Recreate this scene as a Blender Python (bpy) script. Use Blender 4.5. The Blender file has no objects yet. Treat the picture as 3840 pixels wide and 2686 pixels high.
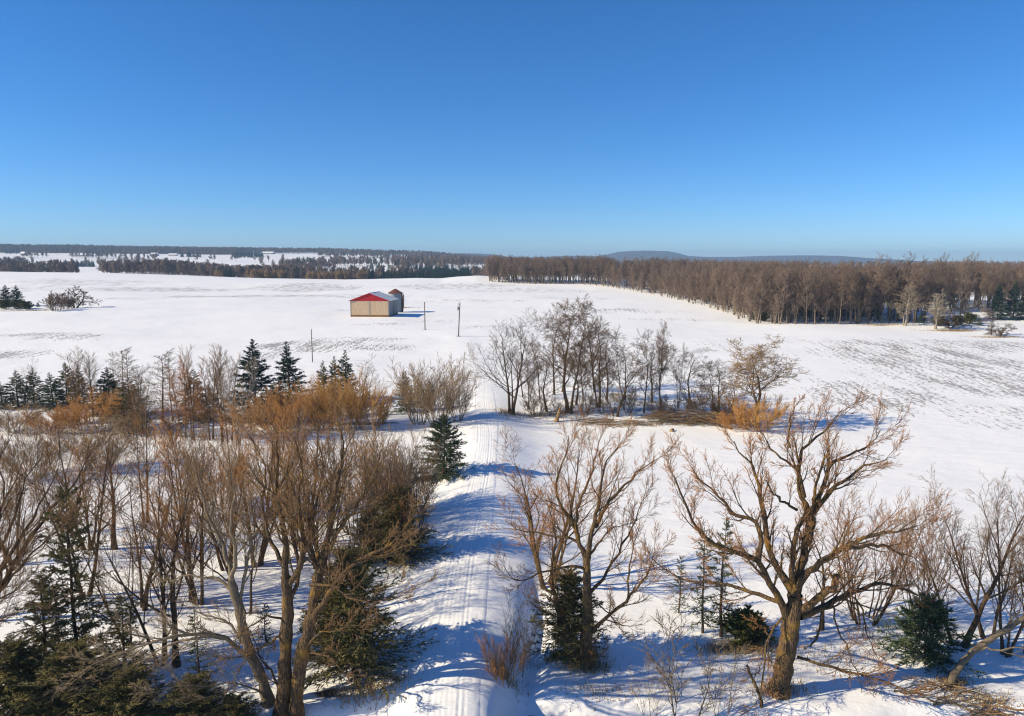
import bpy, math, random
import numpy as np

# ------------------------------------------------------------------ camera, sky, sun, exposure
sc = bpy.context.scene
COL = sc.collection
FPX = 2692.0                      # focal length in pixels of the 3840 px wide photograph
PITCH = math.radians(7.58)
CAMZ = 25.0
cam_d = bpy.data.cameras.new("camera")
cam_d.sensor_width = 36.0
cam_d.lens = FPX * 36.0 / 3840.0
cam_d.clip_start = 0.5
cam_d.clip_end = 40000.0
cam = bpy.data.objects.new("camera", cam_d)
COL.objects.link(cam)
cam.location = (0, 0, CAMZ)
cam.rotation_euler = (math.pi / 2 - PITCH, 0, 0)
sc.camera = cam

SUN_EL = math.radians(31.0)
SUN_AZ = math.radians(192.0)      # where the sun stands, counter-clockwise from +X
sun_vec = (math.cos(SUN_EL) * math.cos(SUN_AZ), math.cos(SUN_EL) * math.sin(SUN_AZ), math.sin(SUN_EL))
world = bpy.data.worlds.new("World")
sc.world = world
world.use_nodes = True
wn = world.node_tree.nodes
wl = world.node_tree.links
wn.clear()
w_out = wn.new("ShaderNodeOutputWorld")
w_bg = wn.new("ShaderNodeBackground")
w_hs = wn.new("ShaderNodeHueSaturation")
w_sky = wn.new("ShaderNodeTexSky")
w_sky.sky_type = 'NISHITA'
w_sky.sun_disc = False
w_sky.sun_elevation = SUN_EL
w_sky.sun_rotation = math.radians(90.0) - SUN_AZ
w_sky.altitude = 0.0
w_sky.air_density = 0.8
w_sky.dust_density = 0.0
w_sky.ozone_density = 9.0
w_hs.inputs["Saturation"].default_value = 1.12
w_bg.inputs["Strength"].default_value = 0.110
wl.new(w_sky.outputs[0], w_hs.inputs["Color"])
wl.new(w_hs.outputs[0], w_bg.inputs["Color"])
wl.new(w_bg.outputs[0], w_out.inputs["Surface"])

sun_d = bpy.data.lights.new("sun", 'SUN')
sun_d.energy = 4.6
sun_d.angle = math.radians(0.53)
sun_d.color = (1.0, 0.86, 0.60)
sun = bpy.data.objects.new("sun", sun_d)
COL.objects.link(sun)
from mathutils import Vector, Matrix
sun.rotation_euler = Vector(sun_vec).to_track_quat('Z', 'Y').to_euler()
sun.location = (-60, 0, 60)

sc.view_settings.view_transform = 'Standard'
sc.view_settings.look = 'None'
sc.view_settings.exposure = 0.42
sc.view_settings.gamma = 1.0
sc.view_settings.use_curve_mapping = False
sc.cycles.max_bounces = 5
sc.cycles.diffuse_bounces = 3
sc.cycles.glossy_bounces = 2
sc.cycles.transmission_bounces = 2
sc.cycles.volume_bounces = 0
sc.cycles.transparent_max_bounces = 8
sc.cycles.sample_clamp_indirect = 6.0
sc.cycles.filter_width = 1.15

# ------------------------------------------------------------------ small maths
def hermite(xp, yp, x):
    xp = np.asarray(xp, float); yp = np.asarray(yp, float)
    x = np.clip(np.asarray(x, float), xp[0], xp[-1])
    d = np.diff(yp) / np.diff(xp)
    m = np.zeros(len(xp))
    for i in range(1, len(xp) - 1):
        if d[i - 1] * d[i] > 0:
            m[i] = 2 * d[i - 1] * d[i] / (d[i - 1] + d[i])
    m[0], m[-1] = d[0], d[-1]
    i = np.clip(np.searchsorted(xp, x, side='right') - 1, 0, len(xp) - 2)
    h = xp[i + 1] - xp[i]
    t = (x - xp[i]) / h
    return ((2 * t**3 - 3 * t**2 + 1) * yp[i] + (t**3 - 2 * t**2 + t) * h * m[i]
            + (-2 * t**3 + 3 * t**2) * yp[i + 1] + (t**3 - t**2) * h * m[i + 1])

_lat = np.random.default_rng(77).random((256, 256))
def vnoise(x, y):
    x = np.asarray(x, float); y = np.asarray(y, float)
    xi = np.floor(x).astype(int); yi = np.floor(y).astype(int)
    fx = x - xi; fy = y - yi
    fx = fx * fx * (3 - 2 * fx); fy = fy * fy * (3 - 2 * fy)
    a = _lat[xi % 256, yi % 256]; b = _lat[(xi + 1) % 256, yi % 256]
    c = _lat[xi % 256, (yi + 1) % 256]; d = _lat[(xi + 1) % 256, (yi + 1) % 256]
    return (a * (1 - fx) + b * fx) * (1 - fy) + (c * (1 - fx) + d * fx) * fy
def fbm(x, y, o=4):
    s = 0.0; a = 0.5; f = 1.0
    for _ in range(o):
        s = s + a * (vnoise(x * f + 17.3 * f, y * f + 5.1) - 0.5); a *= 0.5; f *= 2.03
    return s
def sstep(a, b, x):
    t = np.clip((np.asarray(x, float) - a) / (b - a), 0, 1)
    return t * t * (3 - 2 * t)
def U(px):                        # image column -> lateral slope x / y
    return (px - 1920.0) / FPX

# ------------------------------------------------------------------ terrain height
CREST_U = [U(p) for p in (-900, 0, 400, 700, 1000, 1300, 1480, 1560, 1655, 1720, 1790, 1850, 1950, 2300, 4700)]
CREST_Z = [17.5, 17.0, 15.6, 13.6, 10.9, 9.7, 10.5, 11.0, 10.6, 12.0, 13.0, 12.4, 11.0, 11.5, 12.0]
FARG_U = [U(p) for p in (-900, 300, 800, 1200, 1600, 1900, 2300, 4700)]
FARG = [1.14, 1.06, 0.95, 0.90, 0.72, 0.34, 0.18, 0.18]
MESA_U = [U(p) for p in (-900, 1500, 1650, 1720, 1800, 1860, 1900, 1990, 2120, 2230, 2275, 2310, 2350, 2430, 2500, 2535,
                         2575, 2640, 2750, 2850, 3000, 3150, 3230, 3400, 3600, 3740, 3840, 4700)]
MESA_Z = [60, 60, 68, 90, 90, 82, 64, 60, 74, 70, 84, 104, 112, 116, 112, 98, 74, 66, 66, 74, 78, 72, 58, 34, 20, 8, 14, 16]
LANE_Y = [-60, 30, 40, 62, 95, 124, 150, 190, 215, 240]
LANE_X = [-3.4, -3.5, -3.6, -3.6, -3.7, -4.8, -6.6, -12, -20, -36]
BANK_X = [-3.2, -3.2, -3.15, -2.7, -2.6, -4.3, -6.4, -12, -20, -36]
BARN = (-51.6, 260.0)
def lane_x(y):
    return hermite(LANE_Y, LANE_X, y)
def creek_y(x):
    return 35.75 + 0.6 * (vnoise(np.asarray(x) * 0.55, np.asarray(x) * 0.0 + 3.0) - 0.5) + 0.5 * np.sin(np.asarray(x) * 0.23 + 0.6) - 0.02 * np.abs(np.asarray(x)) + 0.3 * np.sin(np.asarray(x) * 0.61)
def H(x, y):
    x = np.asarray(x, float); y = np.asarray(y, float)
    u = x / np.maximum(y, 40.0)
    A = np.interp(u, CREST_U, CREST_Z)
    near = hermite([-80, 104, 165, 205, 260, 400, 520], [0, 0, 2.1, 4.1, 5.3, 7.0, 9.3], y)
    z = near + (A - 9.3) * sstep(430, 640, y)
    # behind the crest the land falls into a wooded valley, then climbs as far hillside
    back = 4.0 + np.interp(u, FARG_U, FARG) * hermite([700, 850, 1200, 1600, 2000, 2600, 3000, 4200, 9000],
                                                      [0, 1, 10, 22, 37, 62, 64, 20, 0], y) + 6.0 * (1 - sstep(-0.50, -0.36, u)) * (1 - sstep(1000, 1500, y))
    k = sstep(650, 790, y)
    z = z * (1 - k) + back * k
    mesa = np.interp(u, MESA_U, MESA_Z)
    z = z + mesa * sstep(4300, 6000, y)
    # folds of the fields
    z = z + 5.0 * fbm(x / 120.0 + 3, y / 90.0, 3) * sstep(125, 240, y) * (1 - 0.75 * np.exp(-((y - 640) / 90.0) ** 2)) * (1 - 0.5 * sstep(600, 800, y))
    z = z + 16.0 * fbm(x / 380.0 + 9, y / 420.0, 3) * sstep(900, 1400, y) * (1 - 0.6 * sstep(2000, 2500, y))
    z = z + 0.55 * fbm(x / 16.0, y / 16.0, 3) + 0.10 * fbm(x / 2.6, y / 2.6, 2)
    # mound of the barn
    q = np.hypot((x - BARN[0]) / 17.0, (y - (BARN[1] + 6)) / 20.0)
    kb = 1 - sstep(0.55, 1.35, q)
    z = z * (1 - kb) + 5.45 * kb
    # bank behind the tree clump to the right of the lane
    z = z + 0.8 * np.exp(-((y - 116) / 5.0) ** 2) * sstep(2, 10, x) * (1 - sstep(38, 46, x))
    # left and right flats are a little lower than the lane, ditch on its right side
    # creek across the foreground
    cd = (y - creek_y(x)) / 2.0
    lane_d = x - hermite(LANE_Y, BANK_X, y)
    bridge = np.exp(-(np.abs(lane_d) / 3.9) ** 6)
    bridge = np.exp(-(np.abs(lane_d + 0.3) / 3.3) ** 8)
    z = z - (1.7 + 1.5 * fbm(x / 1.7, y / 1.3, 3)) * np.exp(-np.abs(cd) ** 3) * (1 - bridge) * (y < 60)
    ditch = np.exp(-np.abs((x - (0.95 + 0.2 * np.sin(y * 0.45)) - 0.10 * (y - 40)) / 0.95) ** 2.4)
    z = z - 0.75 * ditch * sstep(33, 38, y) * (1 - sstep(46, 62, y))
    # the raised lane
    amp = 0.62 * (1 - sstep(96, 150, y)) + 0.14 * (1 - sstep(190, 230, y))
    roll = 1 + 0.25 * np.sin(y * 0.155 + 0.6)
    hw = 3.1 + 1.3 * sstep(40, 56, y) - 0.5 * sstep(90, 130, y) + 0.2 * np.sin(y * 0.4) + 0.15 * np.sin(y * 0.93 + 2)
    side = np.where(lane_d > 0, np.abs(lane_d) / hw, np.abs(lane_d) / (hw * 1.3))
    z = z + amp * roll * np.exp(-side ** 2.6)
    z = z + 0.9 * amp * np.exp(-(side / 1.6) ** 2)
    return z

def gp(px, py):
    """where the sight line through a photograph pixel meets the ground"""
    dx = (px - 1920.0) / FPX; dy = -(py - 1343.0) / FPX
    c, s = math.cos(PITCH), math.sin(PITCH)
    d = np.array([dx, c + dy * s, -s + dy * c])
    t = np.concatenate([np.arange(15, 200, 0.1), np.arange(200, 900, 0.5)])
    X = d[0] * t; Y = d[1] * t; Z = CAMZ + d[2] * t
    below = Z <= H(X, Y)
    i = int(np.argmax(below)) if below.any() else len(t) - 1
    return float(X[i]), float(Y[i]), float(H(X[i], Y[i]))
def zrow(Y, row):                 # height seen at image row when standing at distance Y
    a = math.atan((row - 1343.0) / FPX) + PITCH
    return CAMZ - Y * math.tan(a)
def at(px, py, Y):                # point on the sight line at distance Y
    dx = (px - 1920.0) / FPX; dy = -(py - 1343.0) / FPX
    c, s = math.cos(PITCH), math.sin(PITCH)
    t = Y / (c + dy * s)
    return np.array([dx * t, Y, CAMZ + (-s + dy * c) * t])

# ------------------------------------------------------------------ materials
def mat(name, col, rough=0.9, col2=None, scale=3.0, bump=0.0, bscale=None, vary=0.0, stretch=None, moss=None, spec=0.2):
    m = bpy.data.materials.new(name); m.use_nodes = True
    nt = m.node_tree; N = nt.nodes; L = nt.links
    b = N["Principled BSDF"]
    b.inputs["Roughness"].default_value = rough
    b.inputs["Specular IOR Level"].default_value = spec
    tc = N.new("ShaderNodeTexCoord")
    src = tc.outputs["Object"]
    if stretch:
        mp = N.new("ShaderNodeMapping"); mp.inputs["Scale"].default_value = stretch
        L.new(src, mp.inputs["Vector"]); src = mp.outputs["Vector"]
    no = N.new("ShaderNodeTexNoise"); no.inputs["Scale"].default_value = scale; no.inputs["Detail"].default_value = 5
    L.new(src, no.inputs["Vector"])
    mx = N.new("ShaderNodeMix"); mx.data_type = 'RGBA'
    mx.inputs["A"].default_value = (*col, 1)
    mx.inputs["B"].default_value = (*(col2 or [c * 0.6 for c in col]), 1)
    rp = N.new("ShaderNodeMapRange"); rp.inputs["From Min"].default_value = 0.35; rp.inputs["From Max"].default_value = 0.65
    L.new(no.outputs["Fac"], rp.inputs["Value"]); L.new(rp.outputs["Result"], mx.inputs["Factor"])
    out = mx.outputs["Result"]
    if moss:
        n2 = N.new("ShaderNodeTexNoise"); n2.inputs["Scale"].default_value = 1.3; n2.inputs["Detail"].default_value = 6
        L.new(tc.outputs["Object"], n2.inputs["Vector"])
        r2 = N.new("ShaderNodeMapRange"); r2.inputs["From Min"].default_value = 0.50; r2.inputs["From Max"].default_value = 0.74
        L.new(n2.outputs["Fac"], r2.inputs["Value"])
        m2 = N.new("ShaderNodeMix"); m2.data_type = 'RGBA'
        L.new(r2.outputs["Result"], m2.inputs["Factor"]); L.new(out, m2.inputs["A"]); m2.inputs["B"].default_value = (*moss, 1)
        out = m2.outputs["Result"]
    if vary:
        oi = N.new("ShaderNodeObjectInfo")
        mr = N.new("ShaderNodeMapRange"); mr.inputs["To Min"].default_value = 1 - vary; mr.inputs["To Max"].default_value = 1 + vary
        L.new(oi.outputs["Random"], mr.inputs["Value"])
        hs = N.new("ShaderNodeHueSaturation")
        L.new(mr.outputs["Result"], hs.inputs["Value"]); L.new(out, hs.inputs["Color"]); out = hs.outputs["Color"]
    L.new(out, b.inputs["Base Color"])
    if bump:
        bp = N.new("ShaderNodeBump"); bp.inputs["Strength"].default_value = 1.0; bp.inputs["Distance"].default_value = bump
        nb = no
        if bscale:
            nb = N.new("ShaderNodeTexNoise"); nb.inputs["Scale"].default_value = bscale; nb.inputs["Detail"].default_value = 4
            L.new(src, nb.inputs["Vector"])
        L.new(nb.outputs["Fac"], bp.inputs["Height"]); L.new(bp.outputs["Normal"], b.inputs["Normal"])
    return m

M = {}
M['bark_dark'] = mat("bark_dark", (0.145, 0.093, 0.052), 0.95, (0.055, 0.036, 0.024), 9, 0.03, 14, 0.15, (3, 3, 0.7))
M['bark_moss'] = mat("bark_moss", (0.20, 0.130, 0.070), 0.95, (0.045, 0.032, 0.022), 6, 0.16, 5, 0.1, (3, 3, 0.6), (0.31, 0.175, 0.038))
M['bark_grey'] = mat("bark_grey", (0.29, 0.225, 0.15), 0.95, (0.13, 0.098, 0.066), 9, 0.02, 14, 0.15, (3, 3, 0.8))
M['bark_pale'] = mat("bark_pale", (0.36, 0.31, 0.25), 0.9, (0.22, 0.18, 0.14), 6, 0.02, 14, 0.1)
M['twig_brown'] = mat("twig_brown", (0.31, 0.185, 0.090), 0.85, (0.20, 0.118, 0.06), 0.7, vary=0.2)
M['twig_dark'] = mat("twig_dark", (0.18, 0.118, 0.07), 0.85, (0.12, 0.08, 0.05), 0.7, vary=0.15)
M['twig_red'] = mat("twig_red", (0.45, 0.22, 0.088), 0.8, (0.30, 0.15, 0.064), 0.5, vary=0.12)
M['twig_tan'] = mat("twig_tan", (0.36, 0.24, 0.125), 0.85, (0.25, 0.165, 0.088), 0.6, vary=0.15)
M['twig_grey'] = mat("twig_grey", (0.33, 0.24, 0.15), 0.85, (0.22, 0.16, 0.10), 0.6, vary=0.15)
M['twig_pale'] = mat("twig_pale", (0.36, 0.30, 0.23), 0.85, (0.26, 0.21, 0.15), 0.6, vary=0.1)
M['twig_orange'] = mat("twig_orange", (0.52, 0.255, 0.075), 0.75, (0.33, 0.165, 0.055), 0.6, vary=0.12)
M['twig_gold'] = mat("twig_gold", (0.54, 0.295, 0.09), 0.75, (0.35, 0.19, 0.062), 0.6, vary=0.12)
M['twig_amber'] = mat("twig_amber", (0.52, 0.25, 0.08), 0.8, (0.34, 0.165, 0.06), 0.5, vary=0.12)
M['twig_woods'] = mat("twig_woods", (0.255, 0.185, 0.142), 0.9, (0.165, 0.12, 0.095), 0.3, vary=0.25)
M['bark_woods'] = mat("bark_woods", (0.25, 0.19, 0.14), 0.95, (0.14, 0.105, 0.078), 1.2, vary=0.3)
M['needle_spruce'] = mat("needle_spruce", (0.095, 0.125, 0.050), 0.7, (0.045, 0.07, 0.036), 0.9, vary=0.2)
M['needle_blue'] = mat("needle_blue", (0.052, 0.095, 0.066), 0.7, (0.03, 0.058, 0.045), 0.9, vary=0.2)
M['needle_cedar'] = mat("needle_cedar", (0.19, 0.155, 0.055), 0.75, (0.10, 0.09, 0.034), 0.8, vary=0.2)
M['needle_brown'] = mat("needle_brown", (0.19, 0.135, 0.06), 0.8, (0.11, 0.085, 0.04), 0.8, vary=0.15)
M['needle_olive'] = mat("needle_olive", (0.115, 0.115, 0.030), 0.8, (0.07, 0.075, 0.02), 0.8, vary=0.15)
M['grass_dry'] = mat("grass_dry", (0.38, 0.27, 0.13), 0.9, (0.25, 0.17, 0.08), 0.6, vary=0.1)

def snow_material():
    m = bpy.data.materials.new("snow"); m.use_nodes = True
    nt = m.node_tree; N = nt.nodes; L = nt.links
    b = N["Principled BSDF"]
    b.inputs["Roughness"].default_value = 0.75
    b.inputs["Specular IOR Level"].default_value = 0.25
    geo = N.new("ShaderNodeNewGeometry")
    pos = geo.outputs["Position"]
    def noise(scale, stretch=None, detail=4, rot=0.0):
        n = N.new("ShaderNodeTexNoise"); n.inputs["Scale"].default_value = scale; n.inputs["Detail"].default_value = detail
        if stretch:
            mp = N.new("ShaderNodeMapping"); mp.inputs["Scale"].default_value = stretch; mp.inputs["Rotation"].default_value = (0, 0, rot)
            L.new(pos, mp.inputs["Vector"]); L.new(mp.outputs["Vector"], n.inputs["Vector"])
        else:
            L.new(pos, n.inputs["Vector"])
        return n.outputs["Fac"]
    def attr(name):
        a = N.new("ShaderNodeAttribute"); a.attribute_name = name; return a.outputs["Fac"]
    def math_(op, a, bb, clamp=False):
        n = N.new("ShaderNodeMath"); n.operation = op; n.use_clamp = clamp
        for i, v in enumerate((a, bb)):
            if isinstance(v, (int, float)): n.inputs[i].default_value = v
            else: L.new(v, n.inputs[i])
        return n.outputs[0]
    def mixc(f, a, col):
        n = N.new("ShaderNodeMix"); n.data_type = 'RGBA'
        L.new(f, n.inputs["Factor"])
        if isinstance(a, tuple): n.inputs["A"].default_value = (*a, 1)
        else: L.new(a, n.inputs["A"])
        n.inputs["B"].default_value = (*col, 1)
        return n.outputs["Result"]
    # thin grey crust over the clean snow
    f = math_('MULTIPLY', math_('SUBTRACT', noise(0.07, None, 6), 0.5, True), 1.2, True)
    c = mixc(f, (0.90, 0.90, 0.905), (0.76, 0.76, 0.765))
    # stubble and clods poking through
    st = attr("stubble")
    sp = math_('ADD', math_('MULTIPLY', noise(2.0, (1.5, 0.42, 1), 3, 0.10), 0.62), math_('MULTIPLY', noise(0.25, (1.0, 0.30, 1), 5, 0.10), 0.38))
    th = math_('SUBTRACT', sp, math_('SUBTRACT', 0.665, math_('MULTIPLY', st, 0.2)))
    wv = N.new("ShaderNodeTexWave"); wv.inputs["Scale"].default_value = 0.16; wv.inputs["Distortion"].default_value = 4.0; wv.inputs["Detail"].default_value = 4; wv.inputs["Detail Scale"].default_value = 1.7
    wmp = N.new("ShaderNodeMapping"); wmp.inputs["Rotation"].default_value = (0, 0, 0.10)
    L.new(pos, wmp.inputs["Vector"]); L.new(wmp.outputs["Vector"], wv.inputs["Vector"])
    th = math_('ADD', th, math_('MULTIPLY', math_('SUBTRACT', wv.outputs["Fac"], 0.55), 0.06))
    fs = math_('MULTIPLY', math_('MULTIPLY', th, 15.0, True), math_('MULTIPLY', st, 4.0, True), True)
    c = mixc(math_('MULTIPLY', fs, 0.75), c, (0.20, 0.175, 0.155))
    # bare earth
    dt = attr("earth")
    fd = math_('MULTIPLY', math_('SUBTRACT', math_('ADD', dt, math_('MULTIPLY', noise(0.7, None, 5), 0.7)), 0.72), 5.0, True)
    c = mixc(fd, c, (0.16, 0.12, 0.085))
    # far slopes closed by woods, too far to part the trees
    wd = attr("wood")
    fw = math_('MULTIPLY', math_('SUBTRACT', math_('ADD', wd, math_('MULTIPLY', noise(0.004, None, 6), 0.6)), 0.75), 9.0, True)
    n = N.new("ShaderNodeMix"); n.data_type = 'RGBA'
    L.new(fw, n.inputs["Factor"]); L.new(c, n.inputs["A"])
    n2 = N.new("ShaderNodeMix"); n2.data_type = 'RGBA'
    L.new(noise(0.03, None, 6), n2.inputs["Factor"]); n2.inputs["A"].default_value = (0.05, 0.04, 0.035, 1); n2.inputs["B"].default_value = (0.13, 0.10, 0.085, 1)
    L.new(n2.outputs["Result"], n.inputs["B"])
    L.new(n.outputs["Result"], b.inputs["Base Color"])
    hgt = math_('ADD', math_('MULTIPLY', noise(0.55, (0.55, 1.5, 1), 6, 0.3), 0.35), math_('MULTIPLY', noise(5.0, None, 3), 0.02))
    hgt = math_('ADD', hgt, math_('MULTIPLY', noise(2.0, (1, 1, 1), 4), 0.06))
    hgt = math_('ADD', hgt, math_('MULTIPLY', math_('MULTIPLY', noise(1.25, (1.5, 0.6, 1), 3, 0.10), st), 0.25))
    hgt = math_('ADD', hgt, math_('MULTIPLY', math_('MULTIPLY', noise(0.035, None, 5), wd), 30.0))
    bp = N.new("ShaderNodeBump"); bp.inputs["Strength"].default_value = 0.5; bp.inputs["Distance"].default_value = 1.0
    L.new(hgt, bp.inputs["Height"]); L.new(bp.outputs["Normal"], b.inputs["Normal"])
    return m
M['snow'] = snow_material()
M['snow_lane'] = mat("snow_lane", (0.90, 0.90, 0.905), 0.75, (0.84, 0.84, 0.855), 1.5, 0.03, 6.0, spec=0.25)
M['snow_cap'] = mat("snow_cap", (0.90, 0.90, 0.905), 0.7, (0.85, 0.85, 0.86), 3, 0.02, spec=0.25)

# ------------------------------------------------------------------ mesh plumbing
def mesh_np(name, verts, quads=None, tris=None, mats=(), qmat=None, tmat=None, smooth=True):
    me = bpy.data.meshes.new(name)
    nq = 0 if quads is None else len(quads); ntr = 0 if tris is None else len(tris)
    me.vertices.add(len(verts)); me.vertices.foreach_set("co", np.ascontiguousarray(verts, np.float32).ravel())
    loops = []
    if nq: loops.append(np.asarray(quads, np.int32).ravel())
    if ntr: loops.append(np.asarray(tris, np.int32).ravel())
    loops = np.concatenate(loops)
    me.loops.add(len(loops)); me.loops.foreach_set("vertex_index", loops)
    starts = np.concatenate([np.arange(nq) * 4, nq * 4 + np.arange(ntr) * 3]).astype(np.int32)
    me.polygons.add(nq + ntr); me.polygons.foreach_set("loop_start", starts)
    for m in mats: me.materials.append(m)
    mi = np.concatenate([np.zeros(nq, np.int32) if qmat is None else np.asarray(qmat, np.int32),
                         np.zeros(ntr, np.int32) if tmat is None else np.asarray(tmat, np.int32)])
    me.polygons.foreach_set("material_index", mi)
    me.polygons.foreach_set("use_smooth", np.full(nq + ntr, smooth))
    me.update(calc_edges=True)
    return me

class Geo:
    def __init__(self):
        self.v = []; self.q = []; self.t = []; self.qm = []; self.tm = []; self.n = 0
    def add(self, v, q=None, t=None, m=0):
        self.v.append(np.asarray(v, float))
        if q is not None and len(q): self.q.append(np.asarray(q) + self.n); self.qm.append(np.full(len(q), m))
        if t is not None and len(t): self.t.append(np.asarray(t) + self.n); self.tm.append(np.full(len(t), m))
        self.n += len(v)
    def tube(self, P, R, k, m=0):
        n, mm, _ = P.shape
        T = np.empty_like(P)
        T[:, 1:-1] = P[:, 2:] - P[:, :-2]; T[:, 0] = P[:, 1] - P[:, 0]; T[:, -1] = P[:, -1] - P[:, -2]
        T /= np.linalg.norm(T, axis=2, keepdims=True) + 1e-9
        ref = np.where(np.abs(T[:, :1, 2:3]) > 0.8, np.array([[[1.0, 0.1, 0]]]), np.array([[[0.1, 0, 1.0]]]))
        ref = np.broadcast_to(ref, T.shape)
        E1 = np.cross(T, ref); E1 /= np.linalg.norm(E1, axis=2, keepdims=True) + 1e-9
        E2 = np.cross(T, E1)
        a = np.arange(k) * 2 * np.pi / k
        V = P[:, :, None, :] + R[:, :, None, None] * (np.cos(a)[None, None, :, None] * E1[:, :, None, :] + np.sin(a)[None, None, :, None] * E2[:, :, None, :])
        i = np.arange(n)[:, None, None] * mm * k + np.arange(mm - 1)[None, :, None] * k
        j = np.arange(k)[None, None, :]; j2 = (j + 1) % k
        Q = np.stack([i + j, i + j2, i + k + j2, i + k + j], axis=-1).reshape(-1, 4)
        self.add(V.reshape(-1, 3), Q, None, m)
    def spike(self, P, R, m=0):      # fine twigs: three-sided points
        A = P[:, 0]; B = P[:, -1]; n = len(A)
        T = (B - A) / (np.linalg.norm(B - A, axis=1, keepdims=True) + 1e-9)
        ref = np.where(np.abs(T[:, 2:3]) > .8, np.array([[1.0, .1, 0]]), np.array([[.1, 0, 1.0]]))
        E1 = np.cross(T, ref); E1 /= np.linalg.norm(E1, axis=1, keepdims=True) + 1e-9
        E2 = np.cross(T, E1); r = R[:, :1]
        V = np.stack([A + E1 * r, A + (-.5 * E1 + .866 * E2) * r, A + (-.5 * E1 - .866 * E2) * r, B], 1).reshape(-1, 3)
        i = np.arange(n)[:, None] * 4
        self.add(V, None, np.concatenate([i + np.array([[0, 1, 3]]), i + np.array([[1, 2, 3]]), i + np.array([[2, 0, 3]])]), m)
    def box(self, c, s, m=0, rz=0.0):
        c = np.array(c, float); h = np.array(s, float) / 2
        p = np.array([[x, y, z] for z in (-1, 1) for y in (-1, 1) for x in (-1, 1)]) * h
        if rz:
            cz, sz = math.cos(rz), math.sin(rz)
            p = p @ np.array([[cz, sz, 0], [-sz, cz, 0], [0, 0, 1]])
        self.add(p + c, [[0, 2, 3, 1], [4, 5, 7, 6], [0, 1, 5, 4], [2, 6, 7, 3], [0, 4, 6, 2], [1, 3, 7, 5]], None, m)
    def prism(self, poly, y0, y1, m=0):        # polygon in x,z pushed along y
        n = len(poly)
        v = [(x, y0, z) for x, z in poly] + [(x, y1, z) for x, z in poly]
        q = [[i, (i + 1) % n, n + (i + 1) % n, n + i] for i in range(n)]
        t = [[0, i + 1, i] for i in range(1, n - 1)] + [[n, n + i, n + i + 1] for i in range(1, n - 1)]
        self.add(v, q, t, m)
    def mesh(self, name, mats, smooth=True):
        cat = lambda l: np.concatenate(l) if l else None
        return mesh_np(name, np.concatenate(self.v), cat(self.q), cat(self.t), mats, cat(self.qm), cat(self.tm), smooth)

def child(name, me, parent):
    o = bpy.data.objects.new(name, me); COL.objects.link(o); o.parent = parent
    return o
def thing(name, label, cat, loc=(0, 0, 0), rz=0.0, group=None, scale=(1, 1, 1)):
    o = bpy.data.objects.new(name, None); COL.objects.link(o)
    o.empty_display_size = 0.3
    o.location = loc; o.rotation_euler = (0, 0, rz); o.scale = scale
    o["label"] = label; o["category"] = cat
    if group: o["group"] = group
    return o
def struct(name, me, kind="structure"):
    o = bpy.data.objects.new(name, me); COL.objects.link(o); o["kind"] = kind
    return o
def tag(o, label, cat, group=None):
    o["label"] = label; o["category"] = cat
    if group: o["group"] = group

# ------------------------------------------------------------------ the ground, one sheet
ys = np.concatenate([np.arange(-40, 28, 2.0), np.arange(28, 64, 0.33), np.arange(64, 130, 0.75)])
g = 130.0; l = []
while g < 720: l.append(g); g *= 1.0115
while g < 8200: l.append(g); g *= 1.022
ys = np.concatenate([ys, l])
us = np.concatenate([np.linspace(-0.95, -0.76, 24, endpoint=False), np.linspace(-0.76, 0.76, 385), np.linspace(0.76, 0.95, 25)[1:]])
GX = us[None, :] * (np.maximum(ys, 0)[:, None] + 45.0); GY = np.broadcast_to(ys[:, None], GX.shape)
GZ = H(GX, GY)
nr, nc = GX.shape
gv = np.stack([GX, GY, GZ], -1).reshape(-1, 3)
ii = (np.arange(nr - 1)[:, None] * nc + np.arange(nc - 1)[None, :])
gq = np.stack([ii, ii + 1, ii + nc + 1, ii + nc], -1).reshape(-1, 4)
ground_me = mesh_np("ground", gv, gq, mats=[M['snow']])
gx, gy = gv[:, 0], gv[:, 1]
stub = np.zeros(len(gv)); earth = np.zeros(len(gv)); wood = np.zeros(len(gv))
def ell(px, py, rx, ry, rot=0.0, s=1.0, arr=None):
    cx, cy, _ = gp(px, py)
    c, sn = math.cos(rot), math.sin(rot)
    a = ((gx - cx) * c + (gy - cy) * sn) / rx; b = (-(gx - cx) * sn + (gy - cy) * c) / ry
    d = np.hypot(a, b) + 0.8 * fbm(gx / (rx * 0.6), gy / (ry * 0.6), 4)
    np.maximum(arr, s * (1 - sstep(0.45, 1.1, d)), out=arr)
# stubble showing through the right-hand field
ell(3330, 1330, 34, 34, 0, .92, stub); ell(3620, 1420, 30, 26, 0, 0.86, stub); ell(3250, 1480, 17, 20, 0, 0.86, stub)
ell(3050, 1640, 8, 6, 0, 0.0, stub); ell(3700, 1300, 40, 18, 0, 0.8, stub); ell(3760, 1560, 14, 14, 0, 0.7, stub)
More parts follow.
